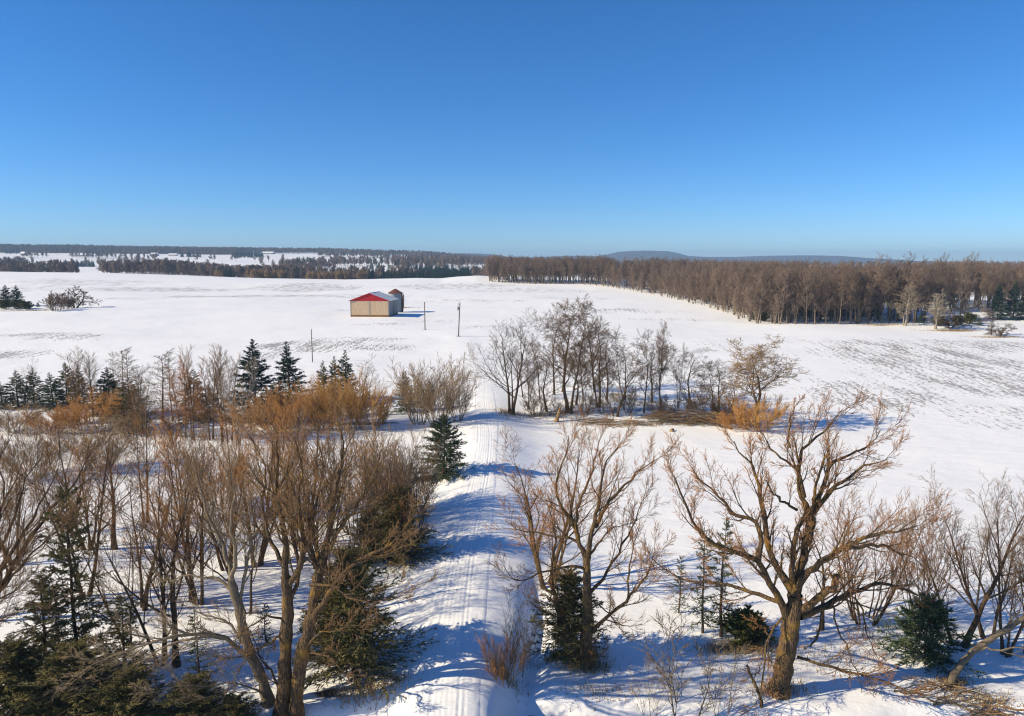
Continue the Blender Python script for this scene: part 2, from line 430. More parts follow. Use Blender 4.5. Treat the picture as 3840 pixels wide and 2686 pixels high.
# grey stubble streaks of the left field
for a in [(40, 1330, 12, 9, .9), (250, 1265, 16, 9, .75), (120, 1255, 18, 6, .6), (1150, 1300, 22, 13, .72), (1330, 1275, 20, 8, .6), (1430, 1300, 14, 8, .55),
          (1010, 1330, 9, 8, .5), (600, 1085, 80, 34, .62), (900, 1110, 62, 26, .66), (1150, 1080, 60, 50, .6), (300, 1060, 80, 55, .5),
          (1700, 1075, 60, 42, .55), (1960, 1090, 60, 30, .5), (1600, 1205, 22, 8, .4), (1850, 1225, 18, 8, .45), (1420, 1215, 16, 6, .5), (2300, 1165, 40, 16, .45),
          (2550, 1200, 26, 8, .45), (80, 1085, 50, 34, .5), (1300, 1110, 50, 26, .5), (450, 1120, 40, 16, .5), (1750, 1130, 40, 14, .5), (2150, 1120, 40, 16, .45), (2700, 1290, 10, 12, .4), (1560, 1235, 10, 5, .4)]:
    ell(a[0], a[1], a[2], a[3], 0.05, min(a[4] * 1.45, 1.0), stub)
# bare earth by the barn, under hedges and at the creek
for a in [(1285, 1163, 5, 2.0, .75), (1390, 1192, 7, .8, .45), (1500, 1154, 4.0, 1.5, .8), (2350, 1592, 6, .8, .3), (2130, 1572, 2.5, 1.0, .3), (1720, 1262, 1.0, .8, .6), (1594, 1238, 1.6, .8, .6),
          (3580, 1240, 6, 1.2, .62), (3300, 1222, 5, 1.0, .6), (3520, 1232, 5, 1, .5), (1600, 1790, 1.6, 1.4, .62), (700, 1610, 14, 1.0, .4), (1100, 1605, 13, 1.0, .45), (330, 1610, 15, 1, .4),
          (1380, 1590, 6, 1.5, .62), (2200, 2480, 1.2, .5, .5), (2160, 1545, 3, 1.2, .35), (2760, 2420, 1.6, .6, .45), (1290, 2600, 2.5, .8, .5), (160, 1165, 12, 3, .5)]:
    ell(a[0], a[1], a[2], a[3], 0.0, a[4], earth)
wood[:] = sstep(2900, 3600, gy) * (0.72 + 0.75 * fbm(gx / 900, gy / 500, 4))
gu = gx / np.maximum(gy, 1)
wood[:] = np.maximum(wood, sstep(2120, 2300, gy + 260 * fbm(gx / 260, gy / 260, 3)) * (1 - sstep(U(850), U(1150), gu)) * (1 - sstep(2900, 3000, gy)))
wood[:] = np.maximum(wood, .9 * sstep(755, 790, gy) * (1 - sstep(830, 900, gy)) * (1 - sstep(U(1800), U(1950), gu)))
for nm, arr in (("stubble", stub), ("earth", earth), ("wood", wood)):
    at_ = ground_me.attributes.new(nm, 'FLOAT', 'POINT'); at_.data.foreach_set("value", arr.astype(np.float32))
struct("ground", ground_me)

# ------------------------------------------------------------------ the lane: packed snow with tyre and ski tracks pressed in
ly = np.concatenate([np.arange(22, 110, 0.30), np.arange(110, 190, 1.0)])
lx = np.linspace(-2.9, 2.7, 72)
LX = lx[None, :] + lane_x(ly)[:, None]; LY = np.broadcast_to(ly[:, None], LX.shape)
wander = 0.35 * np.sin(ly * 0.09) + 0.2 * np.sin(ly * 0.031 + 1)
d = lx[None, :] - wander[:, None] + 0.05 * (fbm(LX * 0.0 + ly[:, None] * 0.25, LX * 0, 3))
groove = np.zeros_like(LX)
for c, w, dep in ((-0.98, 0.09, 0.022), (0.55, 0.08, 0.030), (-0.62, 0.06, 0.010), (-0.35, 0.05, 0.012), (-0.05, 0.06, 0.009), (0.85, 0.07, 0.014), (0.25, 0.05, 0.008)):
    groove -= dep * np.exp(-((d - c) / w) ** 4) * (0.55 + 1.3 * vnoise(LY * 0.35 + c * 9, LX * 0 + c * 3))
    groove += 0.3 * dep * (np.exp(-((d - c - 1.7 * w) / w) ** 2) + np.exp(-((d - c + 1.7 * w) / w) ** 2)) * 0.6
groove += -0.07 * np.clip(vnoise(LX * 3.1, LY * 3.1) - 0.80, 0, 1) * 4 * (np.abs(d - 1.25) < 0.5)
edge = sstep(1.7, 2.5, np.abs(lx + 0.1))[None, :] + sstep(0.0, 1.0, (np.abs(lx + 0.1) - 1.5) / 1.2 + 0.0)[None, :] * 0.3 * (vnoise(LX * 0.9, LY * 0.5) - 0.2)
fade = (sstep(115, 185, ly))[:, None]
LZ = H(LX, LY) + 0.04 + groove * (1 - 0.6 * fade) + 0.05 * fbm(LX * 0.8, LY * 0.5, 3) - edge * 0.16 - 0.12 * fade
lr_, lc_ = LX.shape
i2 = (np.arange(lr_ - 1)[:, None] * lc_ + np.arange(lc_ - 1)[None, :])
lane_me = mesh_np("lane", np.stack([LX, LY, LZ], -1).reshape(-1, 3), np.stack([i2, i2 + 1, i2 + lc_ + 1, i2 + lc_], -1).reshape(-1, 4), mats=[M['snow']])
struct("lane", lane_me)

# ------------------------------------------------------------------ creek water
wm = bpy.data.materials.new("creek_water"); wm.use_nodes = True
wb = wm.node_tree.nodes["Principled BSDF"]
wb.inputs["Base Color"].default_value = (0.075, 0.070, 0.028, 1); wb.inputs["Roughness"].default_value = 0.06
wnz = wm.node_tree.nodes.new("ShaderNodeTexNoise"); wnz.inputs["Scale"].default_value = 3.0
wbp = wm.node_tree.nodes.new("ShaderNodeBump"); wbp.inputs["Distance"].default_value = 0.03
wm.node_tree.links.new(wnz.outputs["Fac"], wbp.inputs["Height"]); wm.node_tree.links.new(wbp.outputs["Normal"], wb.inputs["Normal"])
cxs = np.linspace(-70, 70, 90)
cv = []
for x in cxs:
    for k in (-2.6, -0.8, 0.8, 2.6): cv.append((x, float(creek_y(x)) + k, -0.86))
cq = [[4 * i + j, 4 * i + 4 + j, 4 * i + 5 + j, 4 * i + 1 + j] for i in range(len(cxs) - 1) for j in range(3)]
struct("water", mesh_np("water", np.array(cv), np.array(cq), mats=[wm]))
# ------------------------------------------------------------------ growing trees
def norm(v):
    return v / (np.linalg.norm(v, axis=-1, keepdims=True) + 1e-9)
def plen(P):
    return np.linalg.norm(np.diff(P, axis=1), axis=2).sum(1)
def resample(pts, m, rng=None, jit=0.0):
    """smooth a hand-laid line of points into m points"""
    p = np.array(pts, float)
    s = np.concatenate([[0], np.cumsum(np.linalg.norm(np.diff(p, axis=0), axis=1))])
    t = np.linspace(0, s[-1], m)
    q = np.stack([hermite(s, p[:, k], t) for k in range(3)], 1)
    if rng is not None and jit:
        q[1:-1] += rng.normal(0, jit, (m - 2, 3))
    return q
def spawn(rng, P, R, L, n, t0, t1, a0, a1, lr, fall, m, wob, up, rr, rmin, tap=0.78, lmax=None, flat=0.0):
    mp = P.shape[1]
    cnt = np.full(len(P), n, int) if np.isscalar(n) else np.asarray(n, int)
    idx = np.repeat(np.arange(len(P)), cnt); N = len(idx)
    st = np.concatenate([[0], np.cumsum(cnt)[:-1]])
    j = np.arange(N) - st[idx]
    t = t0 + (t1 - t0) * (j + rng.random(N)) / cnt[idx]
    s = np.clip(t * (mp - 1), 0, mp - 1.001); i0 = s.astype(int); f = (s - i0)[:, None]
    A = P[idx, i0]; B = P[idx, i0 + 1]
    pos = A * (1 - f) + B * f
    rad = R[idx, i0] * (1 - f[:, 0]) + R[idx, i0 + 1] * f[:, 0]
    T = norm(B - A)
    ref = np.where(np.abs(T[:, 2:3]) > 0.85, np.array([[1.0, 0.0, 0.1]]), np.array([[0.0, 0.1, 1.0]]))
    E1 = norm(np.cross(T, ref)); E2 = np.cross(T, E1)
    az = 2.39996 * j + (rng.random(len(P)) * 6.283)[idx] + rng.normal(0, 0.5, N)
    a = a0 + (a1 - a0) * t + rng.normal(0, 0.13, N)
    ca, sa = np.cos(a)[:, None], np.sin(a)[:, None]
    e2 = np.sin(az)[:, None] * (1 - flat)
    d = norm(T * ca + (E1 * np.cos(az)[:, None] + E2 * e2) * sa)
    ln = L[idx] * lr * (1 - fall * t) * rng.uniform(0.6, 1.25, N)
    if lmax: ln = np.minimum(ln, lmax * rng.uniform(0.8, 1.1, N))
    Q = np.empty((N, m, 3)); Q[:, 0] = pos
    for k in range(1, m):
        Q[:, k] = Q[:, k - 1] + d * (ln / (m - 1))[:, None]
        d = norm(d + rng.normal(0, wob, (N, 3)) + np.array([0, 0, up]))
    r0 = np.maximum(rad * rr, rmin)
    rad2 = np.maximum(r0[:, None] * (1 - tap * np.linspace(0, 1, m)[None, :]), rmin * 0.55)
    return Q, rad2, ln

TW = dict(  # level lists: n, t0, t1, a0, a1, lr, fall, m, wob, up, rr, sides
    ash=[(10, .22, 1, .78, .32, .52, .50, 8, .10, .10, .58, 5), (7, .2, 1, .72, .4, .50, .40, 5, .13, .07, .55, 3), (5, .15, 1, .72, .45, .52, .3, 3, .13, .05, .6, 3), (4, .1, 1, .7, .4, .6, .2, 2, .1, .05, .8, 3)],
    locust=[(11, .24, 1, .80, .55, .42, .35, 9, .22, .05, .60, 5), (8, .25, 1, .85, .6, .52, .35, 6, .24, .03, .56, 3), (7, .2, 1, .9, .6, .52, .3, 4, .26, .02, .6, 3), (7, .1, 1, .8, .5, .55, .2, 2, .2, .02, .85, 3)],
    woods=[(13, .30, 1, .85, .40, .42, .40, 6, .12, .07, .6, 4), (7, .2, 1, .85, .5, .52, .4, 4, .15, .06, .6, 3), (6, .15, 1, .75, .45, .55, .3, 3, .16, .05, .66, 3), (5, .15, 1, .7, .4, .65, .2, 2, .16, .04, .8, 3)],
    shrub=[(7, .2, 1, .55, .35, .45, .35, 5, .12, .06, .65, 3), (6, .2, 1, .6, .4, .5, .3, 3, .13, .05, .65, 3), (6, .1, 1, .6, .4, .6, .3, 2, .12, .04, .75, 3)],
    osier=[(8, .25, 1, .34, .25, .5, .35, 5, .07, .05, .65, 3), (6, .2, 1, .36, .3, .6, .3, 3, .08, .04, .7, 3), (4, .1, 1, .3, .25, .7, .2, 2, .08, .04, .8, 3)],
    larch=[(46, .12, .99, 1.45, .95, .26, .75, 5, .09, .03, .35, 3), (9, .12, 1, .8, .6, .42, .3, 3, .14, .02, .62, 3), (5, .1, 1, .7, .5, .55, .2, 2, .14, .02, .75, 3)],
    birch=[(28, .22, .99, .70, .45, .26, .5, 6, .09, .06, .42, 3), (8, .2, 1, .6, .4, .5, .3, 3, .12, .04, .62, 3), (6, .1, 1, .6, .4, .6, .2, 2, .12, .03, .75, 3)],
    apple=[(9, .2, 1, 1.0, .7, .6, .4, 7, .26, .02, .6, 4), (8, .2, 1, .9, .6, .5, .3, 5, .26, .04, .6, 3), (7, .2, 1, .9, .6, .5, .3, 3, .24, .05, .65, 3), (4, .1, 1, .8, .5, .55, .2, 2, .2, .04, .75, 3)],
)
def stems_for(rng, n, Ht, lean, r, m=10, wob=0.05, spread=0.25, low=0.6):
    P = np.empty((n, m, 3)); L = np.empty(n); R = np.empty((n, m))
    for i in range(n):
        az = 6.283 * i / n + rng.uniform(-.6, .6) if n > 1 else rng.uniform(0, 6.283)
        a = lean * (rng.uniform(.35, 1.0) if n > 1 else rng.uniform(0, .5))
        ln = Ht * rng.uniform(low, 1.0) if i else Ht
        d = np.array([math.cos(az) * math.sin(a), math.sin(az) * math.sin(a), math.cos(a)])
        p = np.array([math.cos(az) * spread * (n > 1), math.sin(az) * spread * (n > 1), -0.25])
        for k in range(m):
            P[i, k] = p
            p = p + d * ln / (m - 1)
            d = norm(d + rng.normal(0, wob, 3) + np.array([0, 0, 0.03]))
        L[i] = ln
        rr = r * (1.0 if i == 0 else rng.uniform(.6, .95))
        R[i] = rr * (1 - 0.86 * np.linspace(0, 1, m) ** 0.9); R[i, 0] *= 1.3; R[i, 1] *= 1.05
    return P, R, L
def grow(rng, P, R, L, levels, rmin, ksides=7, lmax1=None, counts=None):
    """trunk geometry and crown geometry (material 0 bark, 1 twigs)"""
    tg = Geo(); tg.tube(P, R, ksides)
    cg = Geo()
    for i, (n, t0, t1, a0, a1, lr, fall, m, wob, up, rr, k) in enumerate(levels):
        nn = counts if (i == 0 and counts is not None) else n
        P, R, L = spawn(rng, P, R, L, nn, t0, t1, a0, a1, lr, fall, m, wob, up, rr, rmin, lmax=lmax1 if i == 0 else None)
        if m == 2: cg.spike(P, R, 1)
        else: cg.tube(P, R, k, 0 if i <= 1 else 1)
    return tg, cg
def bare(kind, seed, Ht, bark, twig, n=1, lean=.12, r=None, rmin=.011, wob=.05, spread=.25, low=.6):
    rng = np.random.default_rng(seed)
    r = r or Ht * 0.0135
    P, R, L = stems_for(rng, n, Ht * 0.92, lean, r, wob=wob, spread=spread, low=low)
    tg, cg = grow(rng, P, R, L, TW[kind], rmin, 7 if n < 6 else 4)
    v = np.concatenate(cg.v)
    w = np.percentile(v[:, 0], 97) - np.percentile(v[:, 0], 3); h = np.percentile(v[:, 2], 99.7)
    return dict(trunk=tg.mesh("trunk_" + kind, [M[bark]]), crown=cg.mesh("crown_" + kind, [M[bark], M[twig]]), w=w, h=h)
def conifer(seed, Ht, W, needle, bark='bark_dark', nb=90, nsub=11, nbl=6, blade=.34, bw=.10, p=1.0, ragged=.35, droop=.35, bare_to=.05, hang=0.0):
    rng = np.random.default_rng(seed)
    m = 10
    P = np.zeros((1, m, 3)); P[0, :, 2] = np.linspace(-.25, Ht, m)
    P[0, 1:, :2] = np.cumsum(rng.normal(0, Ht * .004, (m - 1, 2)), 0)
    R = (Ht * .014 * (1 - .93 * np.linspace(0, 1, m)))[None]
    tg = Geo(); tg.tube(P, R, 7)
    t = bare_to + (1 - bare_to - .02) * (np.arange(nb) / nb) ** 1.05
    z = t * Ht
    ln = W / 2 * ((1 - t) ** p) * (1 + ragged * rng.normal(0, .6, nb)).clip(.35, 1.5) + .045 * Ht / 8
    az = np.arange(nb) * 2.39996 + rng.normal(0, .3, nb)
    el = -droop + (droop + .65) * t ** 1.3 + rng.normal(0, .08, nb)
    d = np.stack([np.cos(az) * np.cos(el), np.sin(az) * np.cos(el), np.sin(el)], 1)
    mb = 6
    B = np.empty((nb, mb, 3)); ctr = np.stack([np.interp(z, P[0, :, 2], P[0, :, k]) for k in (0, 1)], 1)
    B[:, 0] = np.concatenate([ctr, z[:, None]], 1)
    for k in range(1, mb):
        B[:, k] = B[:, k - 1] + d * (ln / (mb - 1))[:, None]
        d = norm(d + rng.normal(0, .05, (nb, 3)) + np.array([0, 0, .07 - hang]))
    BR = (Ht * .0035 * (1 - .8 * np.linspace(0, 1, mb)))[None] * (1 - .6 * t)[:, None] + .004
    cg = Geo(); cg.tube(B, BR, 3, 0)
    S, SR, SL = spawn(rng, B, BR, ln, nsub, .10, 1.0, 1.0, .55, .38, .45, 4, .12, -.03 - hang, .6, .004, flat=.55)
    cg.spike(S, SR, 1)
    n = len(S); ids = np.repeat(np.arange(n), nbl)
    tt = rng.random(len(ids)) * 2.99; i0 = tt.astype(int); f = (tt - i0)[:, None]
    pos = S[ids, i0] * (1 - f) + S[ids, i0 + 1] * f
    T = norm(S[ids, i0 + 1] - S[ids, i0])
    dd = norm(T * .8 + rng.normal(0, .5, (len(ids), 3)) + np.array([0, 0, -hang * 2]))
    sd = norm(np.cross(dd, rng.normal(0, 1, (len(ids), 3))))
    bl = (blade * rng.uniform(.6, 1.3, len(ids)) * np.clip(np.repeat(np.repeat(ln, nsub), nbl) / (W * .22), .30, 1.0))[:, None]
    V = np.stack([pos - sd * bw * .5 * bl / blade, pos + sd * bw * .5 * bl / blade, pos + dd * bl], 1).reshape(-1, 3)
    cg.add(V, None, np.arange(len(V)).reshape(-1, 3), 1)
    v = np.concatenate(cg.v)
    w = np.percentile(v[:, 0], 99) - np.percentile(v[:, 0], 1); h = np.percentile(v[:, 2], 99.9)
    return dict(trunk=tg.mesh("trunk_conifer", [M[bark]]), crown=cg.mesh("crown_conifer", [M[bark], M[needle]], smooth=False), w=w, h=h)

V = {}
# bare broadleaf trees
V['ash'] = [bare('ash', 10 + i, 13, 'bark_dark', 'twig_brown', n, ln, wob=.06) for i, (n, ln) in enumerate(((1, .2), (2, .22), (3, .25), (2, .3)))]
V['ashgrey'] = [bare('ash', 30 + i, 13, 'bark_grey', 'twig_grey', n, ln, wob=.05) for i, (n, ln) in enumerate(((1, .15), (3, .22)))]
V['willow'] = [bare('ash', 40 + i, 13, 'bark_moss', 'twig_red', n, ln, wob=.06, rmin=.011) for i, (n, ln) in enumerate(((2, .3), (4, .42)))]
V['locust'] = [bare('locust', 50 + i, 17, 'bark_dark', 'twig_dark', n, ln, wob=.09, rmin=.0165) for i, (n, ln) in enumerate(((1, .12), (2, .14), (1, .25), (2, .3)))]
V['locusttan'] = [bare('locust', 60, 13, 'bark_moss', 'twig_tan', 2, .3, wob=.1, rmin=.016)]
V['stemmed'] = [bare('ash', 65, 17, 'bark_dark', 'twig_dark', 3, .14, wob=.03, rmin=.014, low=.85)]
V['shrub'] = [bare('shrub', 70 + i, 8, 'bark_grey', 'twig_tan', 28, .55, r=.06, rmin=.016, spread=.7, low=.55) for i in range(2)]
V['shrubdark'] = [bare('shrub', 75, 6, 'bark_dark', 'twig_dark', 16, .8, r=.06, rmin=.018, spread=.6, wob=.12)]
V['farbush'] = [bare('shrub', 76, 6, 'bark_dark', 'twig_dark', 18, .75, r=.08, rmin=.034, spread=.8, wob=.12)]
V['shrubred'] = [bare('shrub', 77, 7, 'bark_moss', 'twig_red', 12, .5, r=.07, rmin=.010, spread=.5, wob=.07)]
V['osier'] = [bare('osier', 80 + i, 5, 'twig_orange', 'twig_orange', 40, .8, r=.035, rmin=.013, spread=1.0, low=.35, wob=.11) for i in range(2)]
V['gold'] = [bare('osier', 84 + i, 6, 'twig_gold', 'twig_gold', 40, .5, r=.04, rmin=.014, spread=1.1, low=.4, wob=.11) for i in range(2)]
V['larch'] = [bare('larch', 90 + i, 12, 'bark_dark', 'twig_tan', 1, .06, r=.10, rmin=.017, wob=.02) for i in range(2)]
V['birch'] = [bare('birch', 93 + i, 12, 'bark_dark', ('twig_brown', 'twig_red')[i], 2, .1, r=.11, rmin=.013, wob=.03, low=.8) for i in range(2)]
V['pale'] = [bare('birch', 97, 12, 'bark_pale', 'twig_pale', 2, .22, rmin=.014, wob=.06, low=.85)]
V['apple'] = [bare('apple', 100, 6, 'bark_dark', 'twig_dark', 3, .6, r=.22, rmin=.035, wob=.15)]
V['sapling'] = [bare('shrub', 103 + i, 4, 'bark_grey', 'twig_grey', 3, .3, r=.03, rmin=.008, wob=.06) for i in range(2)]
V['reeds'] = [bare('osier', 106, 2.4, 'twig_red', 'twig_red', 20, .8, r=.02, rmin=.007, spread=.25, low=.6)]
V['woods'] = [bare('woods', 110 + i, 19, 'bark_woods', 'twig_woods', n, ln, r=.27, rmin=.032, wob=.04) for i, (n, ln) in enumerate(((1, .1), (2, .16), (1, .2), (3, .22), (1, .1)))]
TW['edge'] = [(16, .10) + TW['woods'][0][2:]] + TW['woods'][1:]
V['edge'] = [bare('edge', 115 + i, 16, 'bark_woods', 'twig_woods', n, ln, r=.2, rmin=.032, wob=.05) for i, (n, ln) in enumerate(((1, .1), (2, .16), (1, .12)))]
V['amber'] = [bare('ash', 45 + i, 13, 'bark_moss', 'twig_amber', n, ln, wob=.06) for i, (n, ln) in enumerate(((3, .28), (4, .36)))]
TW['roundcrown'] = [(13, .42) + TW['locust'][0][2:]] + TW['locust'][1:]
V['round'] = [bare('roundcrown', 62, 13, 'bark_moss', 'twig_tan', 2, .22, wob=.1, rmin=.018)]
V['woodspale'] = [bare('woods', 120, 17, 'bark_pale', 'twig_pale', 2, .25, r=.26, rmin=.03, wob=.06)]
# evergreens
V['spruce'] = [conifer(200 + i, 9, 4.6, 'needle_spruce', nb=85, nsub=11, nbl=7) for i in range(3)]
V['blue'] = [conifer(210 + i, 12, 6.0, 'needle_blue', nb=100, nsub=12, nbl=8, blade=.42, bw=.13) for i in range(2)]
V['brownfir'] = [conifer(220, 9, 5, 'needle_brown', nb=80, nsub=11, nbl=6)]
V['near_spruce'] = [conifer(230, 7, 4.4, 'needle_spruce', nb=120, nsub=16, nbl=11, blade=.22, bw=.055, p=.75), conifer(231, 3.4, 4.0, 'needle_spruce', nb=90, nsub=16, nbl=11, blade=.2, bw=.05, p=.7)]
V['cedar'] = [conifer(240 + i, 8, 4.6, 'needle_cedar', nb=150, nsub=15, nbl=15, blade=.2, bw=.055, p=.6, droop=-.1, ragged=.5, hang=.03) for i in range(2)]
V['hemlock'] = [conifer(250, 13, 5.4, 'needle_cedar', nb=100, nsub=14, nbl=12, blade=.24, bw=.075, p=.62, ragged=.75, droop=.15, bare_to=.12, hang=.05)]
V['thin'] = [conifer(260, 9, 2.6, 'needle_spruce', nb=60, nsub=9, nbl=7, blade=.2, bw=.05, p=.6, ragged=.7, bare_to=.1)]
V['juniper'] = [conifer(270, 3, 3.2, 'needle_olive', nb=60, nsub=9, nbl=8, blade=.3, bw=.11, p=.5, droop=-.5)]

PARTS = ('trunk', 'crown')
prng = random.Random(5)
COUNT = {}
def tree(kind, name, px, py, top, w, label, group=None, cat='tree', var=None, rz=None, lean=None, Y=None, rev=False):
    """stand a tree with its foot at the ground seen at (px, py), its top at image row `top`, w photograph pixels wide"""
    x, y, z = gp(px, py)
    ht = max(zrow(y, top) - z, 0.4)
    wd = w * y / FPX / math.cos(math.atan((py - 1343) / FPX)) * 1.02
    k = COUNT.get(kind, 0); COUNT[kind] = k + 1
    v = V[kind][(k if var is None else var) % len(V[kind])]
    sz = ht / v['h']; sx = wd / v['w']
    sx = min(max(sx, sz * .5), sz * 1.9)
    o = thing(name, label, cat, (x, y, z - 0.05), prng.uniform(0, 6.28) if rz is None else rz, group, (sx, sx, sz))
    if lean: o.rotation_euler = (lean[0], lean[1], o.rotation_euler.z)
    for p in PARTS: child(p, v[p], o)
    return o
# ------------------------------------------------------------------ trees laid out one by one
T = tree
G1 = 'dark spruces in the row at the edge of the left field'
T('spruce', 'spruce_tree', 10, 1535, 1430, 90, 'dark spruce cut by the left picture edge, first of the row', G1)
T('spruce', 'spruce_tree', 70, 1525, 1388, 105, 'dark spruce in the row, left of the pair under a bare crown', G1)
T('spruce', 'spruce_tree', 132, 1525, 1375, 95, 'dark spruce in the row, right of the pair under a bare crown', G1)
T('spruce', 'spruce_tree', 200, 1535, 1395, 95, 'small pointed spruce standing alone between two spruce pairs', G1)
T('spruce', 'spruce_tree', 256, 1525, 1358, 100, 'fifth dark spruce from the left picture edge', G1)
T('spruce', 'spruce_tree', 302, 1530, 1372, 95, 'dark spruce directly below a slender bare tree, sixth from left edge', G1)
T('blue', 'spruce_tree', 415, 1560, 1378, 150, 'broad dark green spruce with the golden willow shoots in front', G1)
T('brownfir', 'conifer_tree', 500, 1610, 1415, 170, 'brownish drooping conifer at the right side of the broad spruce')
T('brownfir', 'conifer_tree', 730, 1580, 1385, 150, 'olive brown cone-shaped conifer among reddish bare birches')
T('brownfir', 'conifer_tree', 790, 1580, 1440, 120, 'smaller brown conifer right of the cone-shaped one')
T('blue', 'spruce_tree', 965, 1580, 1272, 210, 'tallest dark blue green spruce, behind the pale leaning bare tree', G1)
T('blue', 'spruce_tree', 1090, 1530, 1280, 135, 'symmetrical dark spruce standing apart left of the thin pole', G1)
T('spruce', 'spruce_tree', 1215, 1500, 1352, 75, 'left of three spruces rising behind the orange willow bush', G1)
T('spruce', 'spruce_tree', 1258, 1500, 1335, 80, 'middle of three spruces rising behind the orange willow bush', G1)
T('spruce', 'spruce_tree', 1300, 1505, 1312, 105, 'right and tallest of three spruces behind the orange willow bush', G1)
T('spruce', 'spruce_tree', 1525, 1545, 1392, 95, 'dark narrow evergreen at the left side of the big grey shrub')
G2 = 'slender bare trees in the row at the edge of the left field'
T('ashgrey', 'bare_tree', 95, 1530, 1345, 130, 'round bare crown rising behind two spruces near left edge', G2, var=0)
T('birch', 'bare_tree', 296, 1560, 1308, 90, 'slender bare tree above the sixth spruce from the left', G2, var=0)
T('birch', 'bare_tree', 352, 1560, 1322, 80, 'slender bare tree just left of the broad dark spruce', G2, var=0)
T('larch', 'larch_tree', 428, 1540, 1318, 60, 'thin bare larch tip behind the broad dark spruce', G2)
T('larch', 'larch_tree', 466, 1560, 1308, 80, 'left of two close bare larches right of the broad spruce', G2)
T('larch', 'larch_tree', 494, 1570, 1303, 75, 'right of two close bare larches right of the broad spruce', G2)
T('birch', 'bare_tree', 530, 1625, 1370, 90, 'thin bare tree with a mossy foot on the snow bank', G2, var=0)
T('ashgrey', 'bare_tree', 552, 1640, 1365, 95, 'bare grey sapling tree beside the mossy-footed tree', G2, var=0)
T('larch', 'larch_tree', 610, 1580, 1325, 110, 'bare larch with wide horizontal branches left of the reddish birches', G2)
T('larch', 'larch_tree', 648, 1580, 1308, 90, 'taller bare larch just left of the reddish birches', G2)
T('birch', 'birch_tree', 690, 1640, 1330, 95, 'leftmost of the reddish bare birches', 'reddish birches', var=1)
T('birch', 'birch_tree', 728, 1650, 1292, 95, 'tallest reddish bare birch in front of the cone-shaped conifer', 'reddish birches', var=1)
T('birch', 'birch_tree', 790, 1650, 1295, 110, 'reddish bare birch right of the cone-shaped conifer', 'reddish birches', var=1)
T('birch', 'birch_tree', 835, 1660, 1312, 110, 'brown bare birch between reddish birches and pale leaning tree', 'reddish birches', var=0)
T('birch', 'birch_tree', 862, 1655, 1330, 90, 'rightmost bare birch, left of the pale leaning tree', 'reddish birches', var=0)
T('pale', 'bare_tree', 893, 1670, 1335, 150, 'pale grey leaning tree with fan crown before the tallest spruce', lean=(0, .12), rz=1.2)
T('ashgrey', 'bare_tree', 1362, 1530, 1322, 140, 'leafless grey tree at the right edge of the orange bushes', var=0)
G3 = 'orange willow bushes along the hedge'
T('osier', 'willow_bush', 335, 1600, 1475, 230, 'orange willow bush in front of the broad dark spruce', G3, 'bush')
T('gold', 'willow_bush', 438, 1570, 1445, 110, 'upright golden willow shoots beside the orange bush', G3, 'bush')
T('osier', 'willow_bush', 210, 1615, 1510, 200, 'dull brown orange bush below the single small spruce', G3, 'bush')
T('osier', 'willow_bush', 1110, 1600, 1440, 240, 'wide orange willow bush below the symmetrical dark spruce', G3, 'bush')
T('gold', 'willow_bush', 1385, 1605, 1440, 150, 'golden bush at the right end of the golden thicket, low side', G3, 'bush')
T('osier', 'willow_bush', 1040, 1610, 1480, 170, 'orange bush at the left end, under the tallest spruce', G3, 'bush')
T('gold', 'willow_bush', 1290, 1605, 1392, 190, 'tallest golden orange willow bush below the three spruces', G3, 'bush')
T('gold', 'willow_bush', 1215, 1605, 1420, 150, 'golden willow bush left of the tallest golden one', G3, 'bush')
T('shrubred', 'bush', 1435, 1560, 1465, 100, 'pinkish bare bush by the gap before the grey shrub', None, 'bush')
T('shrub', 'bush', 60, 1620, 1520, 230, 'low brown bush at the left edge below the spruces', 'low brown bushes', 'bush')
T('shrub', 'bush', 480, 1625, 1530, 200, 'low brown bush at the foot of the drooping conifer', 'low brown bushes', 'bush')
T('shrubred', 'bush', 660, 1630, 1500, 150, 'reddish brown bush at the feet of the birches', 'low brown bushes', 'bush')
T('shrub', 'grey_shrub', 1640, 1600, 1338, 200, 'large rounded grey brown shrub left of the lane', None, 'shrub')
T('shrub', 'grey_shrub', 1570, 1590, 1350, 160, 'left half of the grey shrub mass, over the narrow evergreen', None, 'shrub')
T('shrub', 'grey_shrub', 1715, 1580, 1400, 110, 'smaller tan shrub touching the left edge of the lane', None, 'shrub')
T('near_spruce', 'spruce_tree', 1665, 1790, 1552, 165, 'lone green spruce beside the lane casting a blue shadow across', None, var=0)
T('sapling', 'sapling', 1768, 1348, 1275, 26, 'thin bare sapling in the snow at the top of the lane', 'saplings by the lane', 'sapling')
T('sapling', 'sapling', 1778, 1370, 1315, 20, 'second thin sapling just below the top of the lane', 'saplings by the lane', 'sapling')
T('sapling', 'sapling', 1785, 1415, 1390, 30, 'tiny twig tuft on the left verge of the upper lane', 'saplings by the lane', 'sapling')

